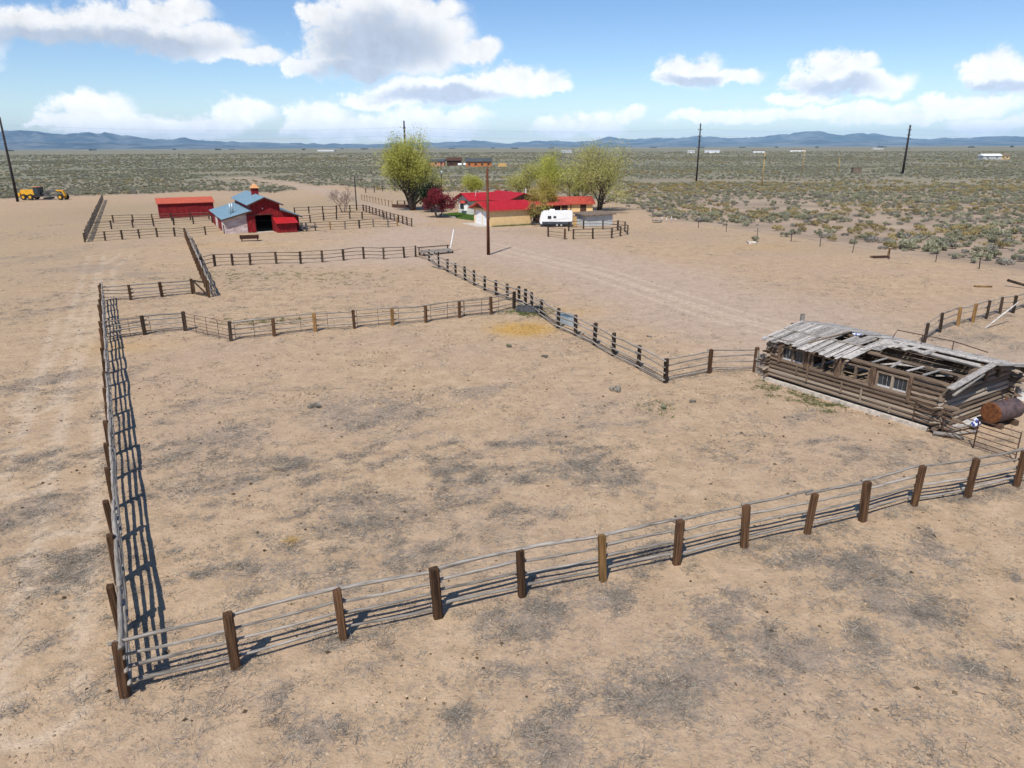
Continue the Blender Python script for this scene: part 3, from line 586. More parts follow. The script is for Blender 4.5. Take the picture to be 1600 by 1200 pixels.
def pipe_panel(name, label, a, b, h=1.2, n=6, uprights=3, r=.018, z0=.12, mat='pipe', cat='gate', group=None):
    root = thing(name, label, cat, (a[0], a[1], 0), 0, group); d = Vector((b[0] - a[0], b[1] - a[1], 0))
    for k in range(n):
        z = z0 + (h - z0) * (k / (n - 1)) ** 1.1
        obj('rail', MB().tube([(0, 0, z), (d.x, d.y, z)], r, 5), M[mat], root)
    for k in range(uprights):
        f = k / (uprights - 1); obj('upright', MB().tube([(d.x * f, d.y * f, 0.0), (d.x * f, d.y * f, h + .01)], r * 1.25, 5), M[mat], root)
    return root
pipe_panel('pipe_gate', 'thin rusty pipe gate bridging the gap in the corral cross fence', m10[2], m10[3], 1.2, 6, 5, .014)
def shift(p, q, s=.28):
    v = (Vector(q) - Vector(p)).normalized(); return (p[0] + v.y * s, p[1] - v.x * s)
for i, (k, f0, f1) in enumerate(((0, .1, 1.2), (3, .12, 1.0), (4, .0, 1.35), (6, .1, 1.2), (8, .2, 1.2), (9, .2, 1.3))):
    a, b = Vector(m10[k]), Vector(m10[k + 1]); s, e = a.lerp(b, f0), a.lerp(b, f1); s, e = shift(s, e, -.3), shift(e, tuple(Vector(e) + (e - s)), -.3)
    lab = ['on the cross fence bay tied to the side fence', 'hung beside the grey gate post of the cross fence', 'across the first orange posts of the cross fence', 'behind the middle bays of the cross fence', 'on the cross fence near the straw patch', 'at the water trough end of the cross fence'][i]
    pipe_panel('pipe_hurdle', 'thin rusty pipe hurdle, ' + lab, s, e, 1.18, 5, 3, .013, group='pipe hurdles on the cross fence', cat='hurdle')
pg = [(17.3, 28.6), (18.45, 26.15), (19.2, 24.8)]
pipe_panel('pipe_gate', 'dark pipe gate leaning on the log house corner', pg[0], pg[1], 1.1, 5, 3, .02)
pipe_panel('pipe_gate', 'rusty pipe gate between the log house and the front fence, below the tank', pg[1], pg[2], 1.2, 6, 2, .02)

# ---------------------------------------------------------------- ruined log house
def log_mesh(i):
    g = random.Random(500 + i); n, seg = 8, 7; ph = g.uniform(0, 6)
    pts = [(-.5 + k / seg, .012 * math.sin(k * 1.3 + ph), .01 * math.sin(k * 1.7 + ph)) for k in range(seg + 1)]
    return MB().tube(pts, [.5 * (1 + g.uniform(-.09, .09)) for _ in pts], n, jit=.11, rg=g).mesh('log')
LOGS = [log_mesh(i) for i in range(6)]
def log(root, a, b, d, mat='log', name='log', flat=1.0):
    a, b = Vector(a), Vector(b); v = b - a
    o = link(name, variant(rnd.choice(LOGS), M[mat]), None, root, (a + b) / 2, None, (v.length, d * rnd.uniform(.88, 1.08), d * rnd.uniform(.86, 1.02)))
    o.rotation_euler = v.to_track_quat('X', 'Z').to_euler(); return o
LHA = Vector((13.295, 35.15, 0)); LHU = Vector((.5382, -.8428, 0)); LHANG = math.atan2(LHU.y, LHU.x); LHL = 8.68; LHD = 5.6
lh = thing('log_house', 'ruined grey log house with half its board roof missing', 'house', LHA, LHANG)   # local x along the front wall, y to the back
D0 = .235; NB = 5
def q(n=.03): return rnd.uniform(-n, n)
zc = [.2 + D0 * .5 + k * D0 * .93 for k in range(9)]
for k in range(NB):                       # below the sills
    log(lh, (-.18 + q(.06), 0, zc[k] + q(.012)), (LHL + .22 + q(.12), 0, zc[k] + q(.02)), D0)
WIN = [(.72, 2.0), (2.42, 3.66), (4.05, 5.4), (5.74, 7.2)]
for k in range(NB, 8):
    log(lh, (-.15 + q(.05), 0, zc[k]), (.62, 0, zc[k]), D0)
    log(lh, (7.36, 0, zc[k]), (LHL + .2 + q(.1), 0, zc[k]), D0)
log(lh, (-.2, 0, 2.17), (4.2, 0, 2.15), D0 * .95); log(lh, (4.15, .01, 2.14), (LHL + .1, .01, 2.1), D0)
for a, b in zip(WIN[:-1], WIN[1:]):       # boarded piers between the windows
    for x in (a[1] + .12, b[0] - .12): obj('pier_post', MB().beam((x, -.06, 1.12), (x, -.06, 2.08), .13, .12, (0, 1, 0)), M['brown'], lh)
    obj('pier_board', MB().beam(((a[1] + b[0]) / 2, -.02, 1.15), ((a[1] + b[0]) / 2, -.02, 2.05), max(.1, b[0] - a[1] - .36), .05, (0, 1, 0)), M['brown'], lh)
for x in (.64, 7.3): obj('pier_post', MB().beam((x, -.1, .95 if x > 5 else 1.1), (x, -.1, 2.12), .14, .1, (0, 1, 0)), M['brown'], lh)
for x, z0, z1 in ((1.75, .75, 1.2), (2.35, .5, 1.15), (4.2, .5, 1.05), (5.2, .3, .95), (6.6, .25, .6)):
    obj('stake', MB().beam((x, -.15, z0), (x, -.15, z1), .07, .04, (0, 1, 0)), M['log'], lh)
for i, (x0, x1) in enumerate(WIN):
    w = obj('window', MB().beam((x0, -.02, 1.25), (x1, -.02, 1.25), .14, .09).beam((x0, -.02, 1.93), (x1, -.02, 1.93), .12, .07)
            .beam((x0 + .03, -.02, 1.3), (x0 + .03, -.02, 1.9), .08, .1, (0, 1, 0)).beam((x1 - .03, -.02, 1.3), (x1 - .03, -.02, 1.9), .08, .1, (0, 1, 0)), M['log'], lh)
    xm = (x0 + x1) / 2
    obj('mullion', MB().beam((xm, -.02, 1.28), (xm, -.02, 1.9), .11, .1, (0, 1, 0)), M['log'], w)
    if i in (0, 3):
        for s0, s1 in ((x0 + .08, xm - .06), (xm + .06, x1 - .08)):
            obj('pane', MB().span((s0, .01, 1.3), (s1, .018, 1.88)), M['glass'], w)
            for f in (.33, .66): obj('muntin', MB().span((s0 + (s1 - s0) * f - .008, -.01, 1.3), (s0 + (s1 - s0) * f + .008, .005, 1.88)), M['rail'], w)
            obj('sill_trim', MB().span((s0, -.05, 1.29), (s1, .0, 1.36)), M['tin'], w)
# back wall with two openings, end walls
for k in range(8): log(lh, (-.15 + q(.06), LHD, zc[k]), (LHL + .2 + q(.1), LHD, zc[k]), D0)
for x in (0, LHL):
    for k in range(8):
        z = zc[k] - D0 * .46 if k else zc[0] - D0 * .3
        log(lh, (x + q(.02), -.22 + q(.1), z), (x + q(.02), LHD + .22 + q(.12), z + q(.03)), D0)
    for k, (a, b) in enumerate(((.1, 5.5), (.9, 4.7), (1.8, 3.9))): log(lh, (x, a, 1.97 + .19 * k), (x, b, 1.97 + .19 * k), D0 * .85)
for zz in (.55, 1.0, 1.45, 1.8):
    obj('chinking', MB().beam((LHL - .02, .3, zz - .12), (LHL - .02, LHD - .3, zz - .12), .1, .05), M['mortar'], lh)
obj('footing', MB().span((-.15, -.3, -.05), (LHL - .3, -.13, .16)).span((LHL + .05, .4, -.05), (LHL + .2, LHD, .12)), M['mortar'], lh)
obj('floor', MB().span((.1, .1, -.02), (LHL - .1, LHD - .1, .06)), nmat('dirt_floor', (.17, .13, .09), (.33, .25, .17), 3, .95, .4), lh)
# roof frame
EZ, RZ, BZ, RV = 2.22, 2.62, 2.1, 2.75
def rz_(y): return EZ + (RZ - EZ) * y / RV if y <= RV else RZ + (BZ - RZ) * (y - RV) / (LHD - RV)
log(lh, (-.4, RV, RZ - .16), (LHL + .35, RV + .05, RZ - .2), .24, 'log', 'ridge_log'); log(lh, (-.3, RV / 2, rz_(RV / 2) - .14), (5.0, RV / 2, rz_(RV / 2) - .15), .17, 'log', 'purlin')
log(lh, (3.6, 1.25, 2.27), (LHL + .3, 1.35, 2.2), .16, 'log', 'purlin'); log(lh, (-.3, 4.2, rz_(4.2) - .14), (LHL + .4, 4.2, rz_(4.2) - .14), .18, 'log', 'purlin')
log(lh, (-.3, LHD, BZ - .12), (LHL + .4, LHD, BZ - .12), .22, 'log', 'wall_plate')
log(lh, (4.6, 2.35, 2.62), (LHL + .1, 2.5, 2.5), .2, 'board', 'purlin')
for x in np.arange(.15, 4.6, .42):        # pole ends poking out under the eave
    log(lh, (x, -.42 + q(.08), EZ - .14), (x + q(.05), .5, EZ - .06), .1, 'log', 'rafter_end')
for x, y0, y1, s in ((5.3, .2, 1.3, .1), (6.2, .15, 1.35, -.2), (6.9, .2, 1.3, .15), (7.6, .2, 1.35, .1)):
    obj('roof_plank', MB().beam((x, y0, 2.2), (x + s, y1, 2.27), .13, .03), M['board'], lh)
for x0, y0, x1, y1, z in ((5.4, 1.7, 7.0, 2.1, 1.9), (6.5, 1.9, 7.4, 1.6, 1.95), (7.2, 2.2, 7.9, 1.8, 2.05), (7.3, 1.9, 8.1, 2.25, 1.8), (4.9, 1.6, 5.6, 2.3, 1.75)):
    obj('fallen_plank', MB().beam((x0, y0, z), (x1, y1, z + .15), .17, .03), M['board'], lh)
def roof_board(x, w, y0, y1, dz=0.0, skew=0.0, lift=0.0, mat='board', t=.028):
    return obj('roof_board', MB().beam((x, y0, rz_(y0) + .02 + dz), (x + skew, y1, rz_(y1) + .02 + dz + lift), w, t), M[mat], lh)
x = -.38
while x < 4.75:                           # front slope, left half, two lapped courses
    w = rnd.uniform(.15, .27); e = -.5 + q(.1); hole = 2.35 < x < 4.4
    if x < 4.4: roof_board(x + w / 2, w - rnd.choice((.012, .02, .05)), e + rnd.choice((-.12, 0, 0, .06, .2)), 1.45 + q(.05), q(.014), q(.05))
    if not (hole and rnd.random() < .35):
        roof_board(x + w / 2, w - rnd.choice((.012, .02, .05)), 1.36 + q(.06), (RV + .05 if not hole else RV - rnd.choice((0, .15, .5))), .035 + q(.008), q(.05) + (.12 if hole else 0))
    x += w
for x0, yy in ((4.3, .9), (4.55, 1.4), (4.75, 1.8), (4.95, 1.9), (5.15, 2.05), (5.6, 2.0), (6.3, 2.1), (6.55, 2.0)): roof_board(x0, .2, yy, RV + .02, .05, .25 + q(.15))
x = -.38
while x < LHL + .5:                       # back slope
    w = rnd.uniform(.16, .28); hole = 1.4 < x < 4.4
    y1 = LHD + .4 + q(.12)
    if not (hole and rnd.random() < .1): roof_board(x + w / 2, w - .01, RV - .04 + (rnd.uniform(0, .3) if hole else 0), 4.25 + q(.06), .035, q(.06))
    roof_board(x + w / 2, w - rnd.choice((.01, .02, .04)), 4.12 + q(.06), y1 + q(.15), q(.01), q(.05))
    x += w
for k in range(5):                        # long boards lying along the back slope beside the ridge
    x0 = 4.6 + q(.3); y = RV + .2 + k * .27
    obj('roof_board', MB().beam((x0, y, rz_(y) + .085), (LHL + .35 + q(.1), y + q(.05), rz_(y) + .08), .24, .025), M['board'], lh)
obj('loose_pole', MB().tube([(1.9, .25, EZ + .12), (2.6, 2.5, RZ + .12)], .035, 6), M['log'], lh)
obj('loose_pole', MB().tube([(.0, 1.2, 2.5), (1.4, 1.22, 2.5), (4.2, 1.3, 2.49)], .018, 5), M['log'], lh)
for a, b, w in (((LHL + .38, -.45, 2.12), (LHL + .42, RV, RZ + .02), .3), ((LHL + .40, RV, RZ + .02), (LHL + .45, LHD + .35, BZ + .04), .22)):
    obj('barge_board', MB().beam(a, b, w, .04), M['board'], lh)
obj('barge_board', MB().beam((LHL + .5, -.35, 1.85), (LHL + .5, 1.9, 2.38), .1, .05), M['board'], lh)
for y, z in ((RV, RZ - .2), (4.2, rz_(4.2) - .16), (LHD - .05, BZ - .15), (1.35, 2.18)):
    log(lh, (LHL - .2, y, z), (LHL + .42, y, z), .17, 'logend', 'purlin_end')
for y, z0, z1 in ((3.0, 1.75, 2.2), (4.1, 1.75, 2.1)): obj('stub_post', MB().beam((LHL + .16, y, z0), (LHL + .16, y, z1), .16, .08, (1, 0, 0)), M['brown'], lh)
# pipe rail lying above the back slope, chimney-like corner post, loose window frame by the end wall
prz = thing('pipe_rail', 'dark pipe rail standing along the back slope of the log house roof', 'pipe', LHA, LHANG)
obj('rail', MB().tube([(4.45, 3.1, 2.75), (4.4, 3.5, 3.05), (6.6, 4.4, 2.85), (8.0, 4.7, 2.6)], .025, 5), M['pipe'], prz)
for x, y, z in ((5.4, 3.92, 2.95), (6.6, 4.42, 2.84)): obj('upright', MB().tube([(x, y, rz_(y)), (x, y, z)], .022, 5), M['pipe'], prz)
tag(obj('timber_post', MB().beam((0, 0, -.05), (.03, 0, 2.98), .2, .14, (0, 1, 0)).box((.03, 0, 2.99), (.2, .14, .04)), M['rail'], loc=LHA + LHU * -.45 + Vector((.8428, .5382, 0)) * 2.9), 'grey square post rising behind the far end of the log house roof', 'post')
tag(obj('shingle_scrap', MB().slab([(5.6, 3.6, rz_(3.6) + .09), (6.4, 3.7, rz_(3.7) + .09), (6.5, 4.1, rz_(4.1) + .09), (5.7, 3.95, rz_(3.95) + .12)], .02), M['coral'], loc=LHA, rot=(0, 0, LHANG)), 'coral red scrap of roofing on the log house back slope', 'scrap')
tag(obj('rag', MB().slab([(2.9, 2.3, 2.68), (3.25, 2.35, 2.72), (3.2, 2.65, 2.74), (2.95, 2.6, 2.70)], .02).slab([(2.75, 2.45, 2.7), (3.0, 2.3, 2.66), (3.1, 2.5, 2.76), (2.9, 2.6, 2.72)], .015), M['blue'], loc=LHA, rot=(0, 0, LHANG)), 'blue and white rag caught on the log house roof boards', 'rag')
fr = thing('window_frame', 'loose weathered window frame standing off the log house end wall', 'window frame', LHA, LHANG)
for a, b, nm in (((LHL + .35, LHD + .25, .9), (LHL + .9, LHD + .9, .9), 'sill'), ((LHL + .35, LHD + .25, 1.75), (LHL + .95, LHD + .95, 1.7), 'head'), ((LHL + .35, LHD + .25, .1), (LHL + .35, LHD + .25, 1.78), 'jamb'), ((LHL + .92, LHD + .92, .1), (LHL + .92, LHD + .92, 1.72), 'jamb')):
    obj(nm, MB().beam(a, b, .14, .12), M['rail'], fr)
obj('panel', MB().beam((LHL + .38, LHD + .28, .6), (LHL + .9, LHD + .88, .6), .05, .45), M['white_cloth'], fr)
# upright board screen linking the fence to the house
bs = thing('board_screen', 'screen of upright grey boards between rail fence and log house', 'screen', (13.0, 36.4, 0))
for k in range(5): obj('board', MB().beam((.04 + k * .11, -.12 - k * .18, 0), (.04 + k * .11, -.12 - k * .18, 1.15 + q(.08)), .17, .04, (.84, .54, 0)), M['rail'], bs)
obj('cross_rail', MB().beam((-.05, -.05, .75), (.65, -1.1, .75), .09, .1), M['rail'], bs)

# debris at the end wall
dz = LHA + LHU * (LHL + .55)
tin = MB(); g = random.Random(4)
n = 7; vs = []; 
for i in range(n):
    for j in range(5): vs.append((i * .38, j * .28, .06 + .11 * math.sin(i * 1.7 + j) * g.uniform(.3, 1) + .02 * j))
tin.add(vs, [(i * 5 + j, (i + 1) * 5 + j, (i + 1) * 5 + j + 1, i * 5 + j + 1) for i in range(n - 1) for j in range(4)])
tag(obj('tin_sheet', tin, M['tin'], None, True, loc=(18.7, 27.9, 0.02), rot=(0, 0, R(32))), 'crumpled pale tin sheet lying along the log house end wall', 'sheet')
for i, (a, b, r_, lab) in enumerate((((18.0, 27.3, .08), (19.6, 27.7, .1), .07, 'grey pole lying below the crumpled tin sheet'), ((18.2, 27.5, .2), (19.9, 28.3, .12), .06, 'grey pole lying across the crumpled tin sheet'), ((17.6, 27.5, .1), (18.6, 27.0, .06), .09, 'short rotten log fallen at the log house corner'))):
    o = MB().tube([a, ((a[0] + b[0]) / 2, (a[1] + b[1]) / 2, a[2] + .02), b], [r_, r_ * .95, r_ * .8], 7, jit=.1, rg=rnd); tag(obj('pole', o, M['rail'], None, True), lab, 'pole')
tag(obj('bundle', MB().tube([(19.55, 28.0, .2), (19.75, 28.15, .32), (19.98, 28.25, .2)], [.08, .17, .07], 8, jit=.25, rg=rnd), M['blue']), 'blue and white bundle on the ground beside the rusty tank', 'bundle')
# rusty tank
tk = thing('fuel_tank', 'rusty steel cylinder tank resting on timbers by the log house', 'tank', (21.2, 28.75, 0), R(24))
obj('shell', MB().tube([(-.76, 0, .63), (.76, 0, .63)], .45, 24, cap=False), M['rust_dark'], tk, True)
for s in (-1, 1): obj('end_cap', MB().tube([(.755 * s, 0, .63), (.78 * s, 0, .63), (.795 * s, 0, .63)], [.455, .45, .38], 24), M['rust'], tk)
for x in (-.5, .5): obj('cradle', MB().span((x - .08, -.45, 0), (x + .08, .45, .2)), M['brown'], tk)
obj('filler_cap', MB().tube([(.1, 0, 1.06), (.1, 0, 1.15)], .05, 8), M['rust'], tk)

# ---------------------------------------------------------------- red barn
def ribs(root, quad, n, mat, r=.03, name='roof_seam'):
    """standing seams from edge 0-3 to edge 1-2 of a roof quad"""
    a, b, c, d = (Vector(p) for p in quad); mb = MB()
    for k in range(n + 1):
        f = k / n; mb.beam(a.lerp(d, f) + Vector((0, 0, r)), b.lerp(c, f) + Vector((0, 0, r)), .05, .05)
    return obj(name, mb, mat, root)
BN = thing('barn', 'red barn with raised blue metal centre roof and copper topped cupola', 'barn', (-40.38, 101.94, 0), TH)
BD = 17.5; T = .12
def wallp(root, prof, y0, y1, mat, name='wall'):      # outline in x,z swept along y
    return obj(name, MB().prism([(p[0], 0, p[1]) for p in prof], (0, y0, 0), (0, y1, 0)), M[mat], root)
wallp(BN, [(0, 0), (3.1, 0), (3.1, 2.86), (0, 2.0)], 0, T, 'barn_white')
wallp(BN, [(3.1, 0), (4.15, 0), (4.15, 2.35), (3.1, 2.35)], -.002, T, 'barn_red')
wallp(BN, [(3.1, 2.352), (7.75, 2.352), (7.75, 3.85), (5.65, 4.75), (3.7, 3.95), (3.7, 3.0), (3.1, 2.86)], -.004, T, 'barn_red')
wallp(BN, [(6.5, 0), (10.3, 0), (10.3, 2.05), (7.76, 2.95), (7.76, 2.35), (6.5, 2.35)], -.002, T, 'barn_red')
wallp(BN, [(0, 0), (10.3, 0), (10.3, 2.0), (7.76, 2.95), (7.76, 3.85), (5.65, 4.75), (3.7, 3.95), (3.7, 3.0), (0, 2.0)], BD - T, BD, 'barn_red')
for k, (y0, y1, mt) in enumerate(((T, 3.2, 'barn_white'), (3.2, 4.2, 'barn_red'), (4.2, 9.2, 'barn_red'), (9.2, 12.0, 'barn_white'), (12.0, BD - T, 'barn_red'))):
    obj('wall', MB().span((0, y0, 0), (T, y1, 2.0)), M[mt], BN)
obj('wall', MB().span((10.18, T, 0), (10.3, BD - T, 2.0)), M['barn_red'], BN)
for x in (3.7, 7.64): obj('wall', MB().span((x, T, 2.6), (x + T, BD - T, 3.85)), M['barn_red'], BN)
for nm, qd in (('lean_to_roof', [(-.35, -.55, 2.02), (3.78, -.55, 3.12), (3.78, BD + .4, 3.12), (-.35, BD + .4, 2.02)]),
               ('centre_roof', [(3.2, -.6, 3.85), (5.68, -.6, 4.90), (5.68, BD + .4, 4.90), (3.2, BD + .4, 3.85)]),
               ('centre_roof', [(8.2, -.6, 3.80), (5.68, -.6, 4.90), (5.68, BD + .4, 4.90), (8.2, BD + .4, 3.80)]),
               ('lean_to_roof', [(10.75, -.55, 2.0), (7.78, -.55, 3.1), (7.78, BD + .4, 3.1), (10.75, BD + .4, 2.0)])):
    r_ = obj(nm, MB().slab(qd, .09), M['barn_roof'], BN); ribs(r_, qd, 18, M['barn_roof'], .015)
    f_ = obj('fascia', MB().beam((qd[0][0], qd[0][1] - .02, qd[0][2] - .12), (qd[1][0], qd[1][1] - .02, qd[1][2] - .12), .06, .16), M['brownwall'], r_)
cp = obj('cupola', MB().span((5.2, 7.6, 4.6), (6.15, 8.55, 5.75)), M['barn_red'], BN)
obj('cupola_roof', MB().add([(5.0, 7.4, 5.75), (6.35, 7.4, 5.75), (6.35, 8.75, 5.75), (5.0, 8.75, 5.75), (5.67, 8.07, 6.5)], [(0, 1, 4), (1, 2, 4), (2, 3, 4), (3, 0, 4), (3, 2, 1, 0)]), M['copper'], cp)
for x, h in ((1.35, 1.55), (1.75, 1.5)): obj('stovepipe', MB().tube([(x, 3.2 + (x - 1.35) * 2, 2.4), (x, 3.2 + (x - 1.35) * 2, 2.4 + h)], .13, 10), M['zinc'], BN, True)
dr = obj('sliding_door', MB().span((3.05, -.12, .05), (4.2, -.04, 2.4)), M['barn_red'], BN)
obj('door_brace', MB().beam((3.1, -.14, .15), (4.15, -.14, 2.3), .1, .03, (0, 1, 0)).span((3.07, -.16, .05), (3.17, -.121, 2.4)).span((4.08, -.16, .05), (4.18, -.121, 2.4)), M['barn_red'], dr)
obj('door_track', MB().span((3.0, -.1, 2.42), (6.6, -.02, 2.5)), M['brownwall'], BN)
obj('loft_latch', MB().span((5.3, -.04, 3.25), (5.42, -.006, 3.37)), M['white'], BN)
for x in (0.02, 1.0, 2.0): obj('corner_trim', MB().span((x, -.03, 0), (x + .12, -.003, 2.0 if x < .5 else 1.2)), M['barn_white'], BN)
for y in (.05, 3.2, 9.2, 12.0): obj('corner_trim', MB().span((-.03, y, 0), (-.003, y + .2, 1.98)), M['whitewall'], BN)
obj('threshold', MB().span((4.2, -.9, -.02), (6.5, .1, .06)), M['concrete'], BN)
SB = thing('red_locker', 'low bright red shed with sloping lid against the barn front', 'shed', (-40.38, 101.94, 0), TH)
obj('wall', MB().prism([(0, -2.3, 0), (0, -.25, 0), (0, -.25, 1.85), (0, -2.3, 1.38)], (6.75, 0, 0), (9.5, 0, 0)), M['barn_red'], SB)
obj('roof', MB().slab([(6.6, -2.75, 1.36), (9.65, -2.75, 1.36), (9.65, -.2, 1.98), (6.6, -.2, 1.98)], .07), M['roof_red'], SB)
# dark implement right of the barn: a hay rake wheel pair
rk = thing('hay_rake', 'dark wheeled hay rake parked by the barn corral rails', 'rake', (-30.2, 104.6, 0), TH)
for x in (0, .55):
    w_ = obj('wheel', MB(), M['steel'], rk); mb = MB()
    mb.tube([(x, .62 * math.cos(a), .65 + .62 * math.sin(a)) for a in np.linspace(0, 2 * math.pi, 17)], .06, 5, cap=False)
    for a in np.linspace(0, math.pi, 5)[:-1]: mb.beam((x, .6 * math.cos(a), .65 + .6 * math.sin(a)), (x, -.6 * math.cos(a), .65 - .6 * math.sin(a)), .04, .04)
    w_.data = mb.mesh('wheel'); w_.data.materials.append(M['steel'])
obj('frame', MB().beam((0, 0, .65), (2.2, .2, .6), .12, .12).beam((1.0, -.3, .5), (2.2, .2, .6), .08, .08), M['steel'], rk)
# feed bunk in front
fb_ = thing('feed_bunk', 'dark low timber feed bunk standing before the barn door', 'trough', (-35.2, 93.4, 0), R(16))
obj('side', MB().slab([(0, -.35, .75), (2.3, -.35, .75), (2.3, -.2, .35), (0, -.2, .35)], .05), M['brownwall'], fb_)
obj('side', MB().slab([(0, .45, .75), (2.3, .45, .75), (2.3, .3, .35), (0, .3, .35)], .05), M['brownwall'], fb_)
obj('bottom', MB().span((0, -.25, .3), (2.3, .35, .37)), M['brownwall'], fb_)
for x in (.15, 2.1):
    for y in (-.22, .3): obj('leg', MB().span((x, y, 0), (x + .1, y + .1, .5)), M['brownwall'], fb_)
for x in (0, 2.26): obj('end', MB().span((x, -.33, .3), (x + .05, .43, .78)), M['brownwall'], fb_)
# long red shed
o_ = Vector((-40.38, 101.94, 0)) + E1 * -7.4 + E2 * 30.5
RS = thing('long_red_shed', 'long windowless red shed with bright orange red single pitch roof', 'shed', o_, TH)
obj('wall', MB().prism([(0, 0, 0), (0, 3.6, 0), (0, 3.6, 3.05), (0, 0, 2.45)], (0, 0, 0), (8.9, 0, 0)), M['barn_red'], RS)
rq = [(-.2, -.3, 2.47), (9.1, -.3, 2.47), (9.1, 3.9, 3.2), (-.2, 3.9, 3.2)]
sr = obj('roof', MB().slab(rq, .08), M['shed_roof'], RS); ribs(sr, [rq[0], rq[3], rq[2], rq[1]], 14, M['shed_roof'], .012)
for k in range(7): obj('batten', MB().span((.15 + k * 1.43, -.03, .02), (.21 + k * 1.43, -.003, 2.4)), M['barn_red'], RS)
obj('door', MB().span((4.6, -.05, .05), (6.2, -.004, 2.1)), M['barn_red'], RS)

# ---------------------------------------------------------------- garage and house
GA = thing('garage', 'ochre stucco garage with red metal roof and two white doors', 'garage', (-3.18, 110.38, 0), TH)
GL, GW = 7.1, 6.1
obj('wall', MB().span((0, 0, 0), (GL, .15, 2.45)), M['stucco'], GA); obj('wall', MB().span((0, GW - .15, 0), (GL, GW, 2.45)), M['stucco'], GA)
gw = MB()
for y0, y1, z0, z1 in ((.15, .55, 0, 2.45), (2.9, 3.2, 0, 2.1), (5.55, GW - .15, 0, 2.45), (.55, 5.55, 2.102, 2.45)): gw.span((0, y0, z0), (.15, y1, z1))
obj('wall', gw, M['stucco'], GA)
obj('wall', MB().span((GL - .15, .15, 0), (GL, GW - .15, 2.45)), M['stucco'], GA)
for x in (.02, GL - .14): obj('gable', MB().prism([(0, -.02, 2.453), (0, GW + .02, 2.453), (0, GW / 2, 3.42)], (x, 0, 0), (x + .1, 0, 0)), M['gable'] if x < 1 else M['gable'], GA)
for y0, y1 in ((.56, 2.89), (3.21, 5.54)):
    d_ = obj('garage_door', MB().span((.05, y0, .02), (.1, y1, 2.1)), M['white'], GA)
    for z in (.54, 1.06, 1.58): obj('panel_joint', MB().span((.044, y0 + .03, z - .012), (.0495, y1 - .03, z + .012)), M['tin'], d_)
for y in (.46, 2.98, 5.6): obj('door_trim', MB().span((-.03, y, 0), (-.003, y + .12, 2.2)), M['white'], GA)
for qd in ([(-.75, -.38, 2.44), (-.75, GW / 2, 3.55), (GL + .5, GW / 2, 3.55), (GL + .5, -.38, 2.44)], [(-.75, GW + .38, 2.44), (-.75, GW / 2, 3.55), (GL + .5, GW / 2, 3.55), (GL + .5, GW + .38, 2.44)]):
    r_ = obj('roof', MB().slab(qd, .1), M['roof_red'], GA); ribs(r_, qd, 18, M['roof_red'], .012)
    obj('fascia', MB().beam((-.78, qd[0][1], 2.36), (-.78, GW / 2, 3.47), .05, .2).beam((-.7, qd[0][1] * 1.0 + (-.03 if qd[0][1] < 0 else .03), 2.34), (GL + .45, qd[0][1] + (-.03 if qd[0][1] < 0 else .03), 2.34), .05, .16), M['roof_red_dull'], r_)
tag(obj('apron', MB().span((-2.0, -.2, -.03), (-.02, 6.4, .04)), M['concrete'], loc=(-3.18, 110.38, 0), rot=(0, 0, TH)), 'pale concrete apron before the white garage doors', 'apron')
HO = thing('ranch_house', 'white walled ranch house with red metal gable roofs behind the garage', 'house', (-3.18, 110.38, 0), TH)
obj('wall', MB().span((5.4, 19.4, 0), (14.5, 25.2, 2.55)), M['whitewall'], HO)
obj('gable', MB().prism([(0, 19.4, 2.552), (0, 25.2, 2.552), (0, 22.3, 3.48)], (5.4, 0, 0), (5.55, 0, 0)), M['whitewall'], HO)
obj('wall', MB().span((9.2, 12.6, 0), (15.2, 19.38, 2.7)), M['whitewall'], HO)
obj('gable', MB().prism([(9.2, 0, 2.702), (15.2, 0, 2.702), (12.2, 0, 3.8)], (0, 12.6, 0), (0, 12.75, 0)), M['gable'], HO)
for qd in ([(4.7, 18.7, 2.5), (4.7, 22.3, 3.68), (15, 22.3, 3.68), (15, 18.7, 2.5)], [(4.7, 25.9, 2.5), (4.7, 22.3, 3.68), (15, 22.3, 3.68), (15, 25.9, 2.5)],
           [(8.5, 11.9, 2.6), (12.2, 11.9, 3.95), (12.2, 22.6, 3.95), (8.5, 22.6, 2.6)], [(15.9, 11.9, 2.6), (12.2, 11.9, 3.95), (12.2, 22.6, 3.95), (15.9, 22.6, 2.6)]):
    r_ = obj('roof', MB().slab(qd, .1), M['roof_red'], HO); ribs(r_, qd, 16, M['roof_red'], .012)
bay = obj('bay_window', MB().prism([(5.4, 21.2, 0), (4.95, 21.5, 0), (4.95, 23.3, 0), (5.4, 23.6, 0)], (0, 0, .6), (0, 0, 1.9)), M['white'], HO)
for y0, y1 in ((21.6, 22.1), (22.2, 22.65), (22.75, 23.2)): obj('pane', MB().span((4.91, y0, .85), (4.945, y1, 1.75)), M['glass'], bay)
obj('bay_roof', MB().add([(5.45, 21.0, 2.35), (5.45, 23.8, 2.35), (4.8, 23.5, 1.9), (4.8, 21.3, 1.9)], [(0, 1, 2, 3)]).slab([(5.4, 21.05, 1.93), (5.4, 23.75, 1.93), (4.8, 23.5, 1.9), (4.8, 21.3, 1.9)], .05), M['roof_red_dull'], bay)
obj('door', MB().span((6.6, 19.34, .05), (7.5, 19.39, 2.1)), M['brownwall'], HO)
obj('window', MB().span((7.9, 19.34, .9), (8.9, 19.39, 1.9)), M['glass'], HO)
for x, y, z in ((13.4, 13.6, 3.1), (12.9, 12.9, 3.3)): obj('vent_pipe', MB().tube([(x, y, z), (x, y, z + 1.35)], .05, 7), M['white'], HO)
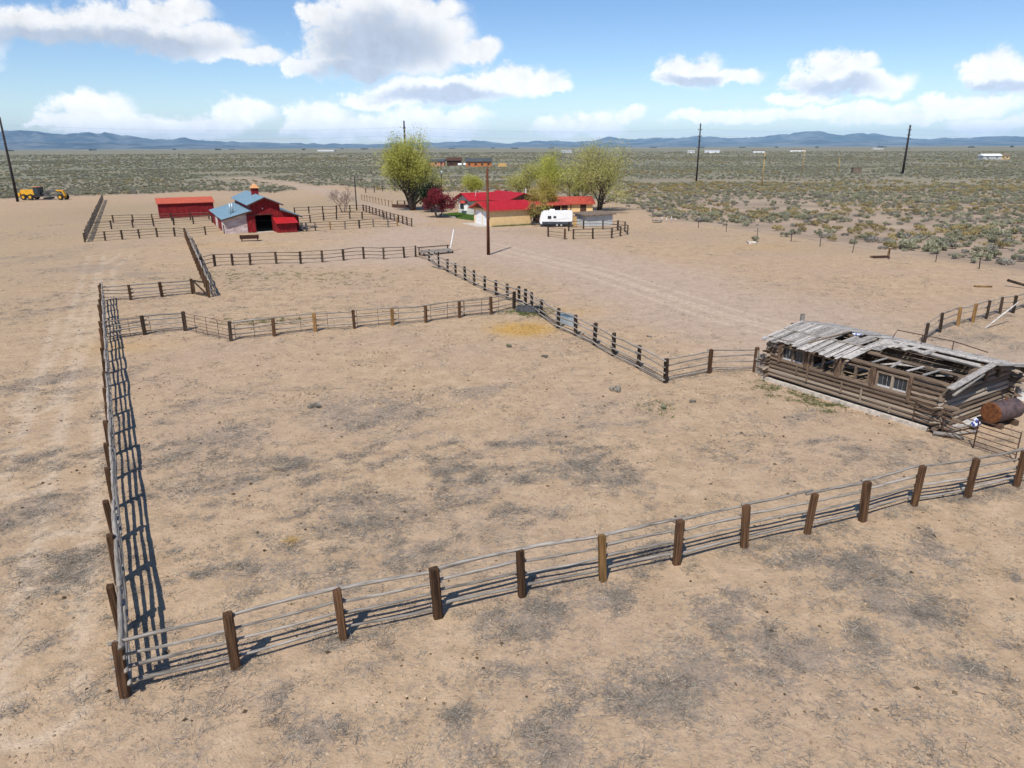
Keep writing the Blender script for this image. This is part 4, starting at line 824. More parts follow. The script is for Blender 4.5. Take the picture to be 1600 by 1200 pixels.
obj('aerial', MB().tube([(6.8, 20.6, 3.0), (7.0, 20.6, 4.3)], .03, 5), M['white'], HO)
# brown board fence section and carport right of the garage
BFc = thing('brown_board_fence', 'dark red brown board fence joined to the garage end', 'fence', (3.35, 113.9, 0), TH)
for k in range(8): obj('board', MB().span((k * .16, 0, 0), (k * .16 + .15, .04, 2.15 + q(.03))), M['brownwall'], BFc)
CPt = thing('carport', 'open fronted carport with dull red roof behind the garage', 'carport', (4.2, 122.5, 0), TH)
cq = [(0, 0, 2.1), (7.2, 0, 2.1), (7.2, 4.2, 2.75), (0, 4.2, 2.75)]
r_ = obj('roof', MB().slab(cq, .1), M['roof_red_dull'], CPt); ribs(r_, [cq[0], cq[3], cq[2], cq[1]], 12, M['roof_red_dull'], .012)
for x in (.15, 3.5, 6.9):
    for y, h in ((.2, 2.1), (3.9, 2.65)): obj('post', MB().span((x, y, 0), (x + .14, y + .14, h)), M['brownwall'], CPt)
obj('back_wall', MB().span((.1, 4.05, 0), (7.1, 4.15, 2.6)), M['brownwall'], CPt)
RB = thing('red_roofed_shed', 'low tan shed with long dull red roof under the cottonwoods', 'shed', (8.6, 132.2, 0), R(3))
obj('wall', MB().span((0, 0, 0), (6.2, 3.5, 1.75)), M['stucco'], RB)
r_ = obj('roof', MB().slab([(-.4, -.5, 1.72), (6.6, -.5, 1.72), (6.6, 3.9, 2.75), (-.4, 3.9, 2.75)], .1), M['roof_red_dull'], RB); ribs(r_, [(-.4, -.5, 1.72), (-.4, 3.9, 2.75), (6.6, 3.9, 2.75), (6.6, -.5, 1.72)], 12, M['roof_red_dull'], .012)
for x in (.5, 3.9): obj('door', MB().span((x, -.05, 0), (x + 1.1, -.004, 1.6)), M['brownwall'], RB)
GS = thing('grey_shed', 'pale grey panelled shed with brown flat roof behind the ring corral', 'shed', (11.5, 109.8, 0), R(27))
obj('wall', MB().span((0, 0, 0), (4.6, 3.6, 1.55)), M['greywall'], GS)
for k in range(1, 9): obj('batten', MB().span((k * .5, -.03, 0), (k * .5 + .05, -.003, 1.53)), M['greywall'], GS)
for k in range(1, 7): obj('batten', MB().span((-.03, k * .5, 0), (-.003, k * .5 + .05, 1.53)), M['greywall'], GS)
obj('roof', MB().slab([(-.4, -.4, 1.72), (5.0, -.4, 1.78), (5.0, 4.0, 1.92), (-.4, 4.0, 1.86)], .16), M['brown_roof'], GS)

# ---------------------------------------------------------------- travel trailer
RVt = thing('travel_trailer', 'white travel trailer with dark grey lower band', 'trailer', (4.15, 109.6, 0), R(-3))
prof = [(.28, .42), (5.0, .42), (5.05, 2.2), (4.95, 2.28), (.75, 2.28), (.35, 2.0), (.12, 1.1), (.12, .7)]
bd = obj('body', MB().prism([(p[0], 0, p[1]) for p in prof], (0, 0, 0), (0, 2.2, 0)), M['white'], RVt)
obj('lower_band', MB().span((.5, -.012, .42), (5.0, -.002, .78)), M['rv_grey'], RVt)
obj('front_band', MB().span((.085, .1, .45), (.115, 2.1, .85)), M['rv_grey'], RVt)
for x0, x1, z0, z1 in ((1.35, 1.85, 1.2, 1.62), (2.2, 2.6, 1.3, 1.6)):
    w_ = obj('window', MB().span((x0 - .04, -.025, z0 - .04), (x1 + .04, -.003, z1 + .04)), M['tin'], RVt); obj('pane', MB().span((x0, -.035, z0), (x1, -.026, z1)), M['glass'], w_)
obj('stripe', MB().beam((1.5, -.008, .85), (4.6, -.008, 1.35), .006, .05), M['tin'], RVt)
obj('air_conditioner', MB().box((2.0, 1.1, 2.4), (.85, .75, .26), taper=.85), M['white'], RVt)
obj('roof_vent', MB().span((3.8, .9, 2.28), (4.3, 1.4, 2.36)), M['white'], RVt)
for y in (.12, 1.9):
    for x in (2.75, 3.4):
        t_ = obj('wheel', MB().tube([(x, y, .33), (x, y + .2, .33)], .33, 16), M['rubber'], RVt); obj('hub', MB().tube([(x, y - .012, .33), (x, y, .33)], .17, 10), M['white'], t_)
obj('chassis', MB().span((.3, .15, .3), (4.95, 2.05, .418)), M['steel'], RVt)
obj('hitch', MB().beam((.3, .7, .4), (-.9, 1.1, .42), .08, .1).beam((.3, 1.5, .4), (-.9, 1.1, .42), .08, .1).tube([(-.75, 1.1, .0), (-.75, 1.1, .75)], .04, 6), M['steel'], RVt)
for x in (.6, 4.8): obj('stabiliser', MB().span((x, .1, 0), (x + .08, .2, .4)), M['steel'], RVt)
tag(obj('leaning_sheet', MB().slab([(9.35, 109.5, .05), (9.9, 109.75, .05), (9.9, 110.05, 1.5), (9.35, 109.8, 1.5)], .04), M['pole_tan']), 'tan panel leaning between trailer and grey shed', 'panel')

# ---------------------------------------------------------------- motor grader
GR = thing('motor_grader', 'yellow motor grader parked at the sagebrush edge', 'grader', (-116.2, 174.5, 0), R(-3))
def wheel(root, x, y, r, w=.42):
    t_ = obj('wheel', MB().tube([(x, y - w / 2, r), (x, y - w / 2 + .05, r), (x, y + w / 2 - .05, r), (x, y + w / 2, r)], [r * .9, r, r, r * .9], 18), M['rubber'], root)
    obj('rim', MB().tube([(x, y - w / 2 - .03, r), (x, y + w / 2 + .03, r)], r * .5, 12), M['yellow'], t_)
for y in (-1.05, 1.05):
    for x in (1.0, 2.7): wheel(GR, x, y, .68)
    wheel(GR, 10.0, y, .66)
obj('engine_hood', MB().box((1.75, 0, 1.75), (3.4, 1.5, 1.2), taper=.9), M['yellow'], GR)
obj('counterweight', MB().box((-.05, 0, 1.25), (.5, 2.0, .8)), M['yellow'], GR)
cb = obj('cab', MB().box((4.2, 0, 2.0), (1.5, 1.5, 1.9), taper=.92), M['glass'], GR)
for x in (3.5, 4.9):
    for y in (-.72, .72): obj('cab_pillar', MB().beam((x, y, 1.0), (x * .98 + .08, y * .95, 3.0), .1, .1), M['steel'], cb)
obj('cab_roof', MB().box((4.2, 0, 3.02), (1.9, 1.7, .16)), M['copper'], GR)
obj('rear_frame', MB().span((.2, -.6, .75), (4.9, .6, 1.15)), M['steel'], GR)
obj('gooseneck', MB().beam((4.9, 0, 1.35), (7.2, 0, 2.0), .4, .4).beam((7.2, 0, 2.0), (10.0, 0, 1.9), .38, .38).beam((10.0, 0, 2.0), (10.1, 0, .8), .4, .5), M['steel'], GR)
obj('drawbar', MB().beam((9.8, 0, 1.0), (6.0, 0, .9), .3, .2).tube([(6.3, 0, .75), (6.3, 0, .95)], .75, 16), M['steel'], GR)
bl = MB()
for k in range(6):
    a0, a1 = -.6 + k * .22, -.6 + (k + 1) * .22
    bl.add([(6.6 - .35 * math.cos(a0), -1.8, .38 + .38 * math.sin(a0)), (6.6 - .35 * math.cos(a1), -1.8, .38 + .38 * math.sin(a1)), (6.9 - .35 * math.cos(a1), 1.8, .38 + .38 * math.sin(a1)), (6.9 - .35 * math.cos(a0), 1.8, .38 + .38 * math.sin(a0))], [(0, 1, 2, 3)])
obj('blade', bl, M['steel'], GR)
obj('front_axle', MB().span((9.85, -1.0, .5), (10.15, 1.0, .8)), M['yellow'], GR)
obj('front_bolster', MB().beam((8.6, 0, 2.15), (10.3, 0, 2.05), .6, .3).beam((10.2, 0, 2.0), (10.6, 0, .9), .7, .3), M['yellow'], GR)
for y in (-.3, .3): obj('lift_cylinder', MB().tube([(6.4, y, 1.0), (6.2, y * 1.5, 2.4)], .06, 6), M['steel'], GR)
obj('exhaust', MB().tube([(2.6, .4, 2.2), (2.6, .4, 3.0)], .06, 7), M['steel'], GR)

# ---------------------------------------------------------------- utility poles and cables
def upole(name, label, x, y, h, r, mat, arms=(), group=None, rz=R(27)):
    p = thing(name, label, 'pole', (x, y, 0), rz, group)
    obj('shaft', MB().tube([(0, 0, -.3), (0, 0, h * .5), (0, 0, h)], [r, r * .84, r * .66], 10), M[mat], p, True)
    for z, L in arms:
        a = obj('crossarm', MB().beam((0, -L / 2, z), (0, L / 2, z), .12, .14), M[mat], p)
        for s in (-1, 1): obj('insulator', MB().tube([(0, s * L * .46, z + .07), (0, s * L * .46, z + .2), (0, s * L * .46, z + .36)], [.05, .09, .05], 7), M['steel'], a)
    return p
TP = [(-113.5, 168.4, 18.3), (-29.2, 206.4, 18.4), (62.1, 247.5, 18.6), (165.9, 313.7, 19.6)]
labs = ['dark tall power pole standing next to the yellow motor grader', 'tall power pole rising from behind the big willow crown', 'dark tall power pole in the sage beyond the cottonwoods', 'thick dark power pole with several short crossarms out in the sage']
for (x, y, h), lb in zip(TP, labs):
    upole('power_pole', lb, x, y, h, .3 if 'thick' not in lb else .5, 'pole_dark', ((h - 2.0, 1.9), (h - 4.0, 1.6)) + (((h - 5.6, 1.8), (h - 9.5, 3.0)) if 'thick' in lb else ((h - 5.6, 1.0),)), 'tall poles of the power line')
for k, (dz, nm) in enumerate(((-1.7, 'topmost'), (-3.7, 'middle'), (-5.3, 'lowest'))):
    pts = []; ext = [(-205, 127, 18.3)] + TP + [(262, 345, 19)]
    for (x0, y0, h0), (x1, y1, h1) in zip(ext[:-1], ext[1:]):
        for i in range(12): f = i / 12; pts.append((x0 + (x1 - x0) * f + .4, y0 + (y1 - y0) * f - .8, (h0 + (h1 - h0) * f) + dz - 4 * 1.1 * f * (1 - f)))
    tag(obj('power_cable', MB().tube(pts, .012, 4), M['wire']), nm + ' cable strung between the tall power poles', 'cable', 'cables of the power line')
upole('yard_pole', 'bare red brown pole alone in the driveway before the garage', -2.6, 80.5, 9.3, .19, 'pole', ())
upole('service_pole', 'slim pole at the back of the barn corral beside the bare tree', -30.0, 141.5, 6.3, .13, 'pole_dark', ())
sp = upole('service_pole', 'service pole with grey transformer behind the red leaved tree', -17.2, 182.0, 7.6, .15, 'pole_dark', ())
obj('transformer', MB().tube([(0, -.38, 5.2), (0, -.38, 6.1)], .25, 10), M['zinc'], sp, True)
for x, y, h, lb in ((74.3, 218.4, 9.7, 'tallest pale tan pole out in the sage, with a dark fitting'), (122.2, 310.9, 10.6, 'pale tan pole farther out than the tallest tan one'), (139.7, 316.5, 6.5, 'short pale tan pole standing by a brown box in the sage')):
    p = upole('tan_pole', lb, x, y, h, .17, 'pole_tan', (), 'pale poles in the sage')
    if h == 9.7: obj('fitting', MB().tube([(0, -.2, 8.0), (0, -.2, 8.6)], .22, 8), M['steel'], p)
tag(obj('brown_crate', MB().box((0, 0, 1.2), (3.6, 2.4, 2.2)).box((0, 0, 2.36), (3.8, 2.6, .12)), M['cedar'] if False else M['brown_roof'], loc=(150, 322, .1)), 'brown box shed in the sage beside the short tan pole', 'shed')

# ---------------------------------------------------------------- small yard things
ST = thing('stock_tank', 'oval galvanised stock tank behind the driveway fence', 'stock tank', (3.75, 47.6, 0), R(-52))
ov = lambda k, z: [(.95 * k * math.copysign(abs(math.cos(a)) ** .8, math.cos(a)), .45 * k * math.sin(a), z) for a in np.linspace(0, 2 * math.pi, 28, endpoint=False)]
mb = MB(); n = 28; rings = [ov(.98, 0), ov(1, .25), ov(.97, .27), ov(1, .3), ov(1, .58), ov(1.03, .6), ov(.97, .6), ov(.95, .1)]
vs = [v for r_ in rings for v in r_]
mb.add(vs, [(k * n + i, k * n + (i + 1) % n, (k + 1) * n + (i + 1) % n, (k + 1) * n + i) for k in range(len(rings) - 1) for i in range(n)] + [tuple(reversed(range(n)))])
obj('tub', mb, M['zinc'], ST)
wat = nmat('tank_water', (.02, .035, .03), (.03, .05, .045), 3, .08, spec=.5)
obj('water', MB().add(ov(.955, .5), [tuple(range(n))]), wat, ST)
TR = thing('water_trough', 'dark low water trough in green weeds at the fence corner', 'trough', (1.25, 51.3, 0), R(-20))
obj('box', MB().span((-.9, -.3, 0), (.9, -.24, .4)).span((-.9, .24, 0), (.9, .3, .4)).span((-.9, -.24, 0), (-.84, .24, .4)).span((.84, -.24, 0), (.9, .24, .4)).span((-.84, -.24, 0), (.84, .24, .06)), M['steel'], TR)
obj('water', MB().span((-.835, -.235, .07), (.835, .235, .3)), wat, TR)
def lone(name, a, b, r_, mat, label, cat, n=6):
    a, b = Vector(a), Vector(b); m_ = (a + b) / 2 + Vector((q(.02), q(.02), q(.02)))
    return tag(obj(name, MB().tube([a, m_, b], [r_, r_ * .95, r_ * .85], n), M[mat], None, True), label, cat)
lone('white_pipe', (-7.15, 82.7, 0), (-6.75, 84.4, 2.4), .06, 'white', 'white pipe leaning beside the loading ramp at the yard corner', 'pipe')
lone('white_pole', (31.3, 45.7, 0), (33.9, 46.8, 1.5), .05, 'white_post', 'whitewashed pole leaning across the weathered tan post fence', 'pole')
lone('gate_post', (-10.6, 79.1, 0), (-10.6, 79.15, 1.25), .11, 'post_far', 'round gate post between upper corral fence and loading ramp', 'post')
pipe_panel('pipe_gate', 'narrow pipe gate at the end of the upper corral fence', P_['up7'][10], P_['up7'][11], 1.15, 5, 2, .016)
pipe_panel('pipe_gate', 'braced pipe gate swung across the corner by the loading ramp', P_['up7'][11], P_['diagR'][0], 1.15, 5, 3, .016)
RA = thing('loading_ramp', 'low grey plank loading ramp by the upper corral corner', 'ramp', (-10.0, 79.4, 0), R(38))
for k in range(4): obj('plank', MB().beam((.1, k * .28, .38 + .05 * k), (4.3, k * .28, .28 + .05 * k), .26, .05), M['rail'], RA)
for x in (.3, 2.2, 4.1):
    for y in (0, .85): obj('leg', MB().span((x, y, -.02), (x + .12, y + .12, .3)), M['post_far'], RA)
obj('side_rail', MB().beam((.1, 1.05, .85), (4.4, 1.05, .75), .06, .12), M['rail_far'], RA)
for x in (.3, 4.1): obj('leg', MB().span((x, 1.0, 0), (x + .1, 1.1, .85)), M['post_far'], RA)
for i, (a, b, lb) in enumerate((((-8.0, 72.0, .08), (-6.2, 69.6, .07), 'grey pole dropped on the corral side of the receding fence'), ((-.4, 56.6, .07), (1.0, 53.2, .08), 'long grey pole lying along the fence foot by the trough'), ((8.6, 43.9, .06), (8.9, 43.7, .06), 'short stick lying on the driveway'))):
    lone('pole', a, b, .055, 'rail', lb, 'pole')
pl = thing('plank_pile', 'small dark plank pile with upright tan stub at the wire fence', 'pile', (39.9, 77.2, 0), R(10))
for k in range(4): obj('plank', MB().beam((-1.0 + q(.1), k * .2 - .3, .06 + (k % 2) * .08), (.9 + q(.1), k * .2 - .3 + q(.1), .06 + (k % 2) * .08), .18, .06), M['brownwall'], pl)
obj('stub', MB().beam((1.0, .1, 0), (1.05, .1, .95), .18, .18, (0, 1, 0)), M['post_tan'], pl)
sp_ = thing('stone_heap', 'low heap of pale stones by the wire fence stakes', 'stones', (29.8, 89.2, 0))
for k in range(9):
    g = random.Random(k); obj('stone', MB().tube([(q(1.0), q(.4), .0), (q(1.0) * .3 + q(.6), q(.4), .14), (q(.8), q(.3), .02)], [.12, .2, .1], 6, jit=.25, rg=g), M['mortar'], sp_)
lone('fallen_post', (42.4, 60.4, .55), (44.0, 58.6, .05), .12, 'post_far', 'dark fallen timber at the yard edge beyond the weathered fence', 'timber')
lone('driftwood', (39.6, 60.3, .06), (41.0, 60.1, .06), .09, 'post_tan', 'tan stick of driftwood near the dark fallen timber', 'timber')
LG = thing('log_stack', 'short stack of pale cut logs right of the grey shed', 'logs', (22.8, 115.5, 0))
for k in range(7): obj('log', MB().tube([(q(.6), q(.5), .15 + .22 * (k > 3)), (1.1 + q(.3), q(.5), .15 + .22 * (k > 3))], .13, 7), M['logend'], LG)
for k, (x, y, h) in enumerate(((24.3, 117.2, .7), (25.0, 117.0, .55), (25.9, 117.6, .75), (26.5, 117.1, .5))):
    lone('white_stake', (x, y, 0), (x + .03, y, h), .08, 'white_post', 'short white painted stake in the row by the cut logs', 'stake')['group'] = 'white stakes by the cut logs'
tag(obj('garden_edging', MB().beam((-13.6, 131.5, .1), (-9.6, 124.2, .1), .25, .2), M['concrete']), 'pale concrete edging round the green lawn', 'kerb')
tag(obj('sleeper_fence', MB().beam((-24.0, 147.5, .35), (-20.5, 146.0, .35), .3, .6), M['brownwall']), 'dark stacked sleepers beside the willow trunk', 'sleepers')
pn = fence('wood_panel', 'little wooden rail panel at the foot of the willow', [(-23.2, 148.6), (-21.6, 147.9), (-20.0, 147.2)], 1, 1.3, (1.2, .75), .06, .2, True)

# ---------------------------------------------------------------- far buildings
def far_house(name, label, x, y, w, d, h, rh, wall, roof, rz=0.0, cat='house', win=3, group=None):
    t_ = thing(name, label, cat, (x, y, 0), rz, group)
    obj('wall', MB().span((-w / 2, -d / 2, 0), (w / 2, d / 2, h)), M[wall], t_)
    obj('roof', MB().prism([(0, -d / 2 - .6, h), (0, d / 2 + .6, h), (0, 0, h + rh)], (-w / 2 - .6, 0, 0), (w / 2 + .6, 0, 0)), M[roof], t_)
    for k in range(win): xx = -w / 2 + (k + .5) * w / win; obj('window', MB().span((xx - .6, -d / 2 - .06, 1.0), (xx + .6, -d / 2 - .01, 2.1)), M['glass'], t_)
    return t_
far_house('cabin', 'orange log cabin with dark slate roof out on the plain', -20.0, 457, 15.5, 9, 3.1, 2.0, 'cedar', 'slate', R(4), win=4)
far_house('far_house', 'brick coloured far house with grey roof behind the willow', -48.5, 481, 11, 8, 2.9, 1.4, 'coral', 'slate', 0, win=3)
far_house('far_house', 'dark brown far house with white base and low arched gable', -37.5, 489, 9, 8, 3.2, 2.0, 'brownwall', 'brownwall', R(8), win=2)
tag(obj('straw_stack', MB().box((-5.5, 459, 1.0), (6, 3, 2.2), taper=.7), M['pole_tan']), 'golden straw stack right of the orange log cabin', 'stack')
for x, y, L, lb in ((-55, 479, 6, 'white pickup parked beside the brick coloured far house'), (-33.0, 478, 2.6, 'small white tank before the dark brown far house'), (-29.8, 480, 2.2, 'small round white tank between the far house and the cabin')):
    if L > 4:
        c_ = thing('white_pickup', lb, 'pickup', (x, y, 0))
        obj('body', MB().box((0, 0, .85), (5.4, 1.9, .8)), M['white'], c_); obj('cab', MB().box((-.2, 0, 1.55), (2.2, 1.7, .7), taper=.8), M['glass'], c_)
        for wx in (-1.7, 1.7):
            for wy in (-.95, .75): obj('wheel', MB().tube([(wx, wy, .38), (wx, wy + .2, .38)], .38, 12), M['rubber'], c_)
    else: tag(obj('white_tank', MB().tube([(x - L / 2, y, .9), (x - L / 2 + .15, y, .9), (x + L / 2 - .15, y, .9), (x + L / 2, y, .9)], [.5, .8, .8, .5], 12), M['white']), lb, 'tank')
FH = ((432, 1306, 20, 'white', 'brown_roof', 'long white mobile home far out on the plain'), (320, 1330, 12, 'white', 'tin', 'white far barn left of the tan poles'), (362, 1345, 26, 'white', 'tin', 'long low white roofed far house left of the tan poles'),
      (598, 1560, 30, 'white', 'brown_roof', 'white far house with dark roof and trees around it'), (1150, 2350, 34, 'whitewall', 'tin', 'pale far house at the edge of the plain'), (406, 632, 16, 'tin', 'white', 'cluster house of white and grey with sheds in the yellow brush'), (421, 636, 7, 'stucco', 'brown_roof', 'tan shed beside the white and grey cluster house'),
      (-640, 2600, 60, 'white', 'tin', 'white far farm building below the low hill'), (-420, 3050, 70, 'white', 'tin', 'white far warehouse on the left plain'), (110, 1500, 22, 'white', 'tin', 'white far shed above the cottonwood crowns'))
for x, y, w, wl, rf, lb in FH: far_house('far_house', lb, x, y, w, w * .4, 3.6 if w > 18 else 3.0, 1.6, wl, rf, rnd.uniform(-.5, .5), win=2)

# ---------------------------------------------------------------- trees
def cards(rg, P, size, flat=0.0, elong=1.6, up=0.0):
    """one small leaf triangle pair per point"""
    n = len(P); u = rg.normal(size=(n, 3)); u[:, 2] = u[:, 2] * (1 - flat) + up; u /= np.linalg.norm(u, axis=1)[:, None]
    w = rg.normal(size=(n, 3)); w -= (w * u).sum(1)[:, None] * u; w /= np.linalg.norm(w, axis=1)[:, None]
    s = (size * rg.uniform(.6, 1.3, n))[:, None]
    V = np.stack([P - u * s * elong * .5, P + w * s * .5, P + u * s * elong * .5, P - w * s * .5], 1).reshape(-1, 3)
    return V, np.arange(4 * n).reshape(n, 4)
def make_tree(name, label, loc, h, spread, seed, leaf, nleaf, stems=3, lean=.35, leafsize=.22, bark='bark', up=.55, low=.25, clump=.6, group=None, depth=4, cat='tree', bushy=False, r0=None):
    g = random.Random(seed); ng = np.random.default_rng(seed); mb = MB(); tips = []
    r0 = r0 or h * .022
    def grow(p, d, L, r, lev):
        n = 4; pts = [p]; rad = [r]; dd = d.copy(); pp = p.copy()
        for i in range(n):
            dd = (dd + Vector((g.uniform(-.22, .22), g.uniform(-.22, .22), g.uniform(-.06, .2) * up))).normalized()
            pp = pp + dd * (L / n); pts.append(pp.copy()); rad.append(r * (1 - .5 * (i + 1) / n))
            if lev >= 2: tips.append((pp.copy(), lev))
        mb.tube(pts, rad, 6 if lev < 2 else 4 if lev < 3 else 3, cap=lev == 0)
        if lev >= depth: return
        k = (6 if bushy else 3, 4, 4, 3, 3)[min(lev, 4)]
        for j in range(k):
            f = (g.uniform(.12 if bushy and lev == 0 else .35, 1.0)) if j else 1.0; i = min(n - 1, int(f * n)); bp = pts[i].lerp(pts[i + 1], f * n - i if f < 1 else 1.0)
            a = g.uniform(0, 6.28); tilt = g.uniform(.35, .85); perp = dd.orthogonal().normalized(); perp.rotate(Quaternion(dd, a))
            nd = (dd * math.cos(tilt) + perp * math.sin(tilt) * spread + Vector((0, 0, up * .25))).normalized()
            grow(bp, nd, L * g.uniform(.55, .78), max(.012, rad[i] * .62), lev + 1)
    for s in range(stems):
        a = 2 * math.pi * s / stems + g.uniform(-.4, .4); ln = lean * g.uniform(.5, 1.2) if stems > 1 else g.uniform(0, .12)
        grow(Vector((math.cos(a) * .25 * (stems > 1), math.sin(a) * .25 * (stems > 1), -.1)), Vector((math.cos(a) * ln, math.sin(a) * ln, 1)).normalized(), h * g.uniform(.30, .40), r0 * (1 if stems < 3 else .8) * g.uniform(.8, 1.1), 0)
    V = np.array(mb.v); zt = V[:, 2].max(); k = h / zt; V[:, 2] = np.where(V[:, 2] > 0, V[:, 2] * k, V[:, 2]); mb.v = [tuple(v) for v in V]
    t_ = thing(name, label, cat, loc, 0, group)
    obj('trunk', mb, M[bark], t_, True)
    if nleaf:
        T_ = np.array([(p.x, p.y, p.z * k) for p, _ in tips]); lv = np.array([l for _, l in tips], float)
        T_ = T_[T_[:, 2] > h * low]; idx = ng.integers(0, len(T_), nleaf)
        cl = vnoise(T_[:, 0] * .8 + 50, T_[:, 2] * .8 + 50, seed) ; pr = .25 + cl; pr /= pr.sum(); idx = ng.choice(len(T_), nleaf, p=pr)
        P = T_[idx] + ng.normal(size=(nleaf, 3)) * clump * np.array([1, 1, .8])
        V, F = cards(ng, P, leafsize)
        tint = np.clip(cl[idx] * .6 + ng.uniform(-.1, .45, nleaf), 0, 1)
        m = npmesh('crown', V, F, tint); link('crown', m, M[leaf], t_)
    return t_
make_tree('willow_tree', 'tall yellow green willow with many dark stems by the lane', (-19.0, 140.5, 0), 15.2, .8, 14, 'leaf', 34000, 6, .33, .145, up=.6, low=.10, clump=.7, r0=.42, bushy=True)
make_tree('crabapple_tree', 'crimson leaved crabapple on the lawn before the house', (-12.7, 125.2, 0), 4.8, 1.3, 5, 'crimson', 9500, 3, .5, .13, up=.15, low=.25, clump=.32, r0=.16)
make_tree('juniper', 'dark green juniper between willow and crimson tree', (-14.8, 136.5, 0), 4.8, .9, 8, 'juniper', 5000, 3, .3, .22, low=.03, clump=.55)
make_tree('cottonwood_tree', 'largest cottonwood with pale new leaves behind the grey shed', (16.3, 136.0, 0), 12.8, 1.05, 21, 'leaf_pale', 13000, 3, .42, .135, up=.5, low=.16, clump=.8, r0=.34, bushy=True)
make_tree('cottonwood_tree', 'yellow green cottonwood behind the red roofed shed', (7.2, 144.5, 0), 11.0, 1.0, 33, 'leaf', 12000, 3, .4, .145, up=.5, low=.2, clump=.75, r0=.28)
make_tree('cottonwood_tree', 'smaller golden leaved cottonwood over the carport', (5.4, 127.5, 0), 6.6, 1.0, 47, 'leaf_gold', 8000, 4, .4, .12, up=.5, low=.22, clump=.5, r0=.16)
make_tree('cottonwood_tree', 'pale cottonwood growing beside the ranch house back wall', (2.6, 147.0, 0), 8.8, 1.0, 52, 'leaf_pale', 7000, 3, .4, .13, up=.45, low=.25, clump=.62, r0=.2)
make_tree('cottonwood_tree', 'greyish barely leafed cottonwood between the bigger two', (12.4, 140.5, 0), 9.0, .9, 61, 'leaf_pale', 3200, 4, .3, .2, up=.6, low=.3, clump=.6, r0=.2)
make_tree('bushy_tree', 'small round bright green tree behind the house roof', (-9.2, 178, 0), 5.2, 1.0, 71, 'leaf', 5500, 3, .4, .17, up=.4, low=.1, clump=.6)
make_tree('bare_tree', 'leafless spreading tree inside the barn corral', (-31.4, 136.5, 0), 5.6, 1.15, 83, 'leaf', 0, 4, .6, bark='twig', up=.3, depth=4, r0=.15)
make_tree('yard_tree', 'thin twiggy tree at the garage end beside the trailer', (3.3, 112.2, 0), 4.2, .8, 91, 'leaf_gold', 700, 3, .35, .16, up=.5, depth=4, low=.3, clump=.35, r0=.12)
for i in range(26):                     # dark shelter trees scattered on the far edge of the plain
    g = random.Random(900 + i); az = R(-38 + 76 * (i + g.random()) / 26); d = g.uniform(4200, 6500)
    mb = MB(); ng = np.random.default_rng(i); n = 420; L = g.uniform(5, 30)
    P = np.stack([ng.uniform(-L, L, n), ng.normal(0, 4, n), np.abs(ng.normal(0, 4.0, n)) * (.4 + .6 * vnoise(ng.uniform(0, 1, n) * 0 + i, ng.uniform(0, 1, n)))], 1)
    P[:, 2] = np.clip(P[:, 2], 0, 13); V, F = cards(ng, P, 2.2)
    m = npmesh('shelter_belt', V, F, ng.uniform(0, 1, n))
    tag(link('shelter_belt', m, M['belt'], None, (math.sin(az) * d, math.cos(az) * d, 0)), 'dark distant tree belt on the edge of the plain', 'trees', 'distant tree belts', 'stuff')

# ---------------------------------------------------------------- sagebrush
def bush_mesh(i, mat, n=330, h=.8, w=1.25, stalk=False):
    ng = np.random.default_rng(2000 + i); k = ng.integers(4, 8)
    cen = np.stack([ng.normal(0, w * .22, k), ng.normal(0, w * .22, k), ng.uniform(.35, .62, k) * h], 1); rr = ng.uniform(.22, .4, k)
    c = ng.integers(0, k, n); d = ng.normal(size=(n, 3)); d /= np.linalg.norm(d, axis=1)[:, None]
    P = cen[c] + d * (rr[c] * w * .6 * ng.uniform(.6, 1.0, n) ** .5)[:, None] * np.array([1, 1, h / w * 1.1])
    P[:, 2] = np.abs(P[:, 2] - .03) + .03
    V, F = cards(ng, P, .085, elong=3.4, up=.9)
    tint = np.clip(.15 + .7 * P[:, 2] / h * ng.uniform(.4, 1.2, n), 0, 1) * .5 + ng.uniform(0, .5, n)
    m = npmesh('foliage', V, F, tint); m.materials.append(mat); return m
SAGE = [bush_mesh(i, M['sage']) for i in range(5)] + [bush_mesh(10 + i, M['greysage'], 280, .6) for i in range(2)] + [bush_mesh(20 + i, M['rabbit'], 300, .7) for i in range(3)]
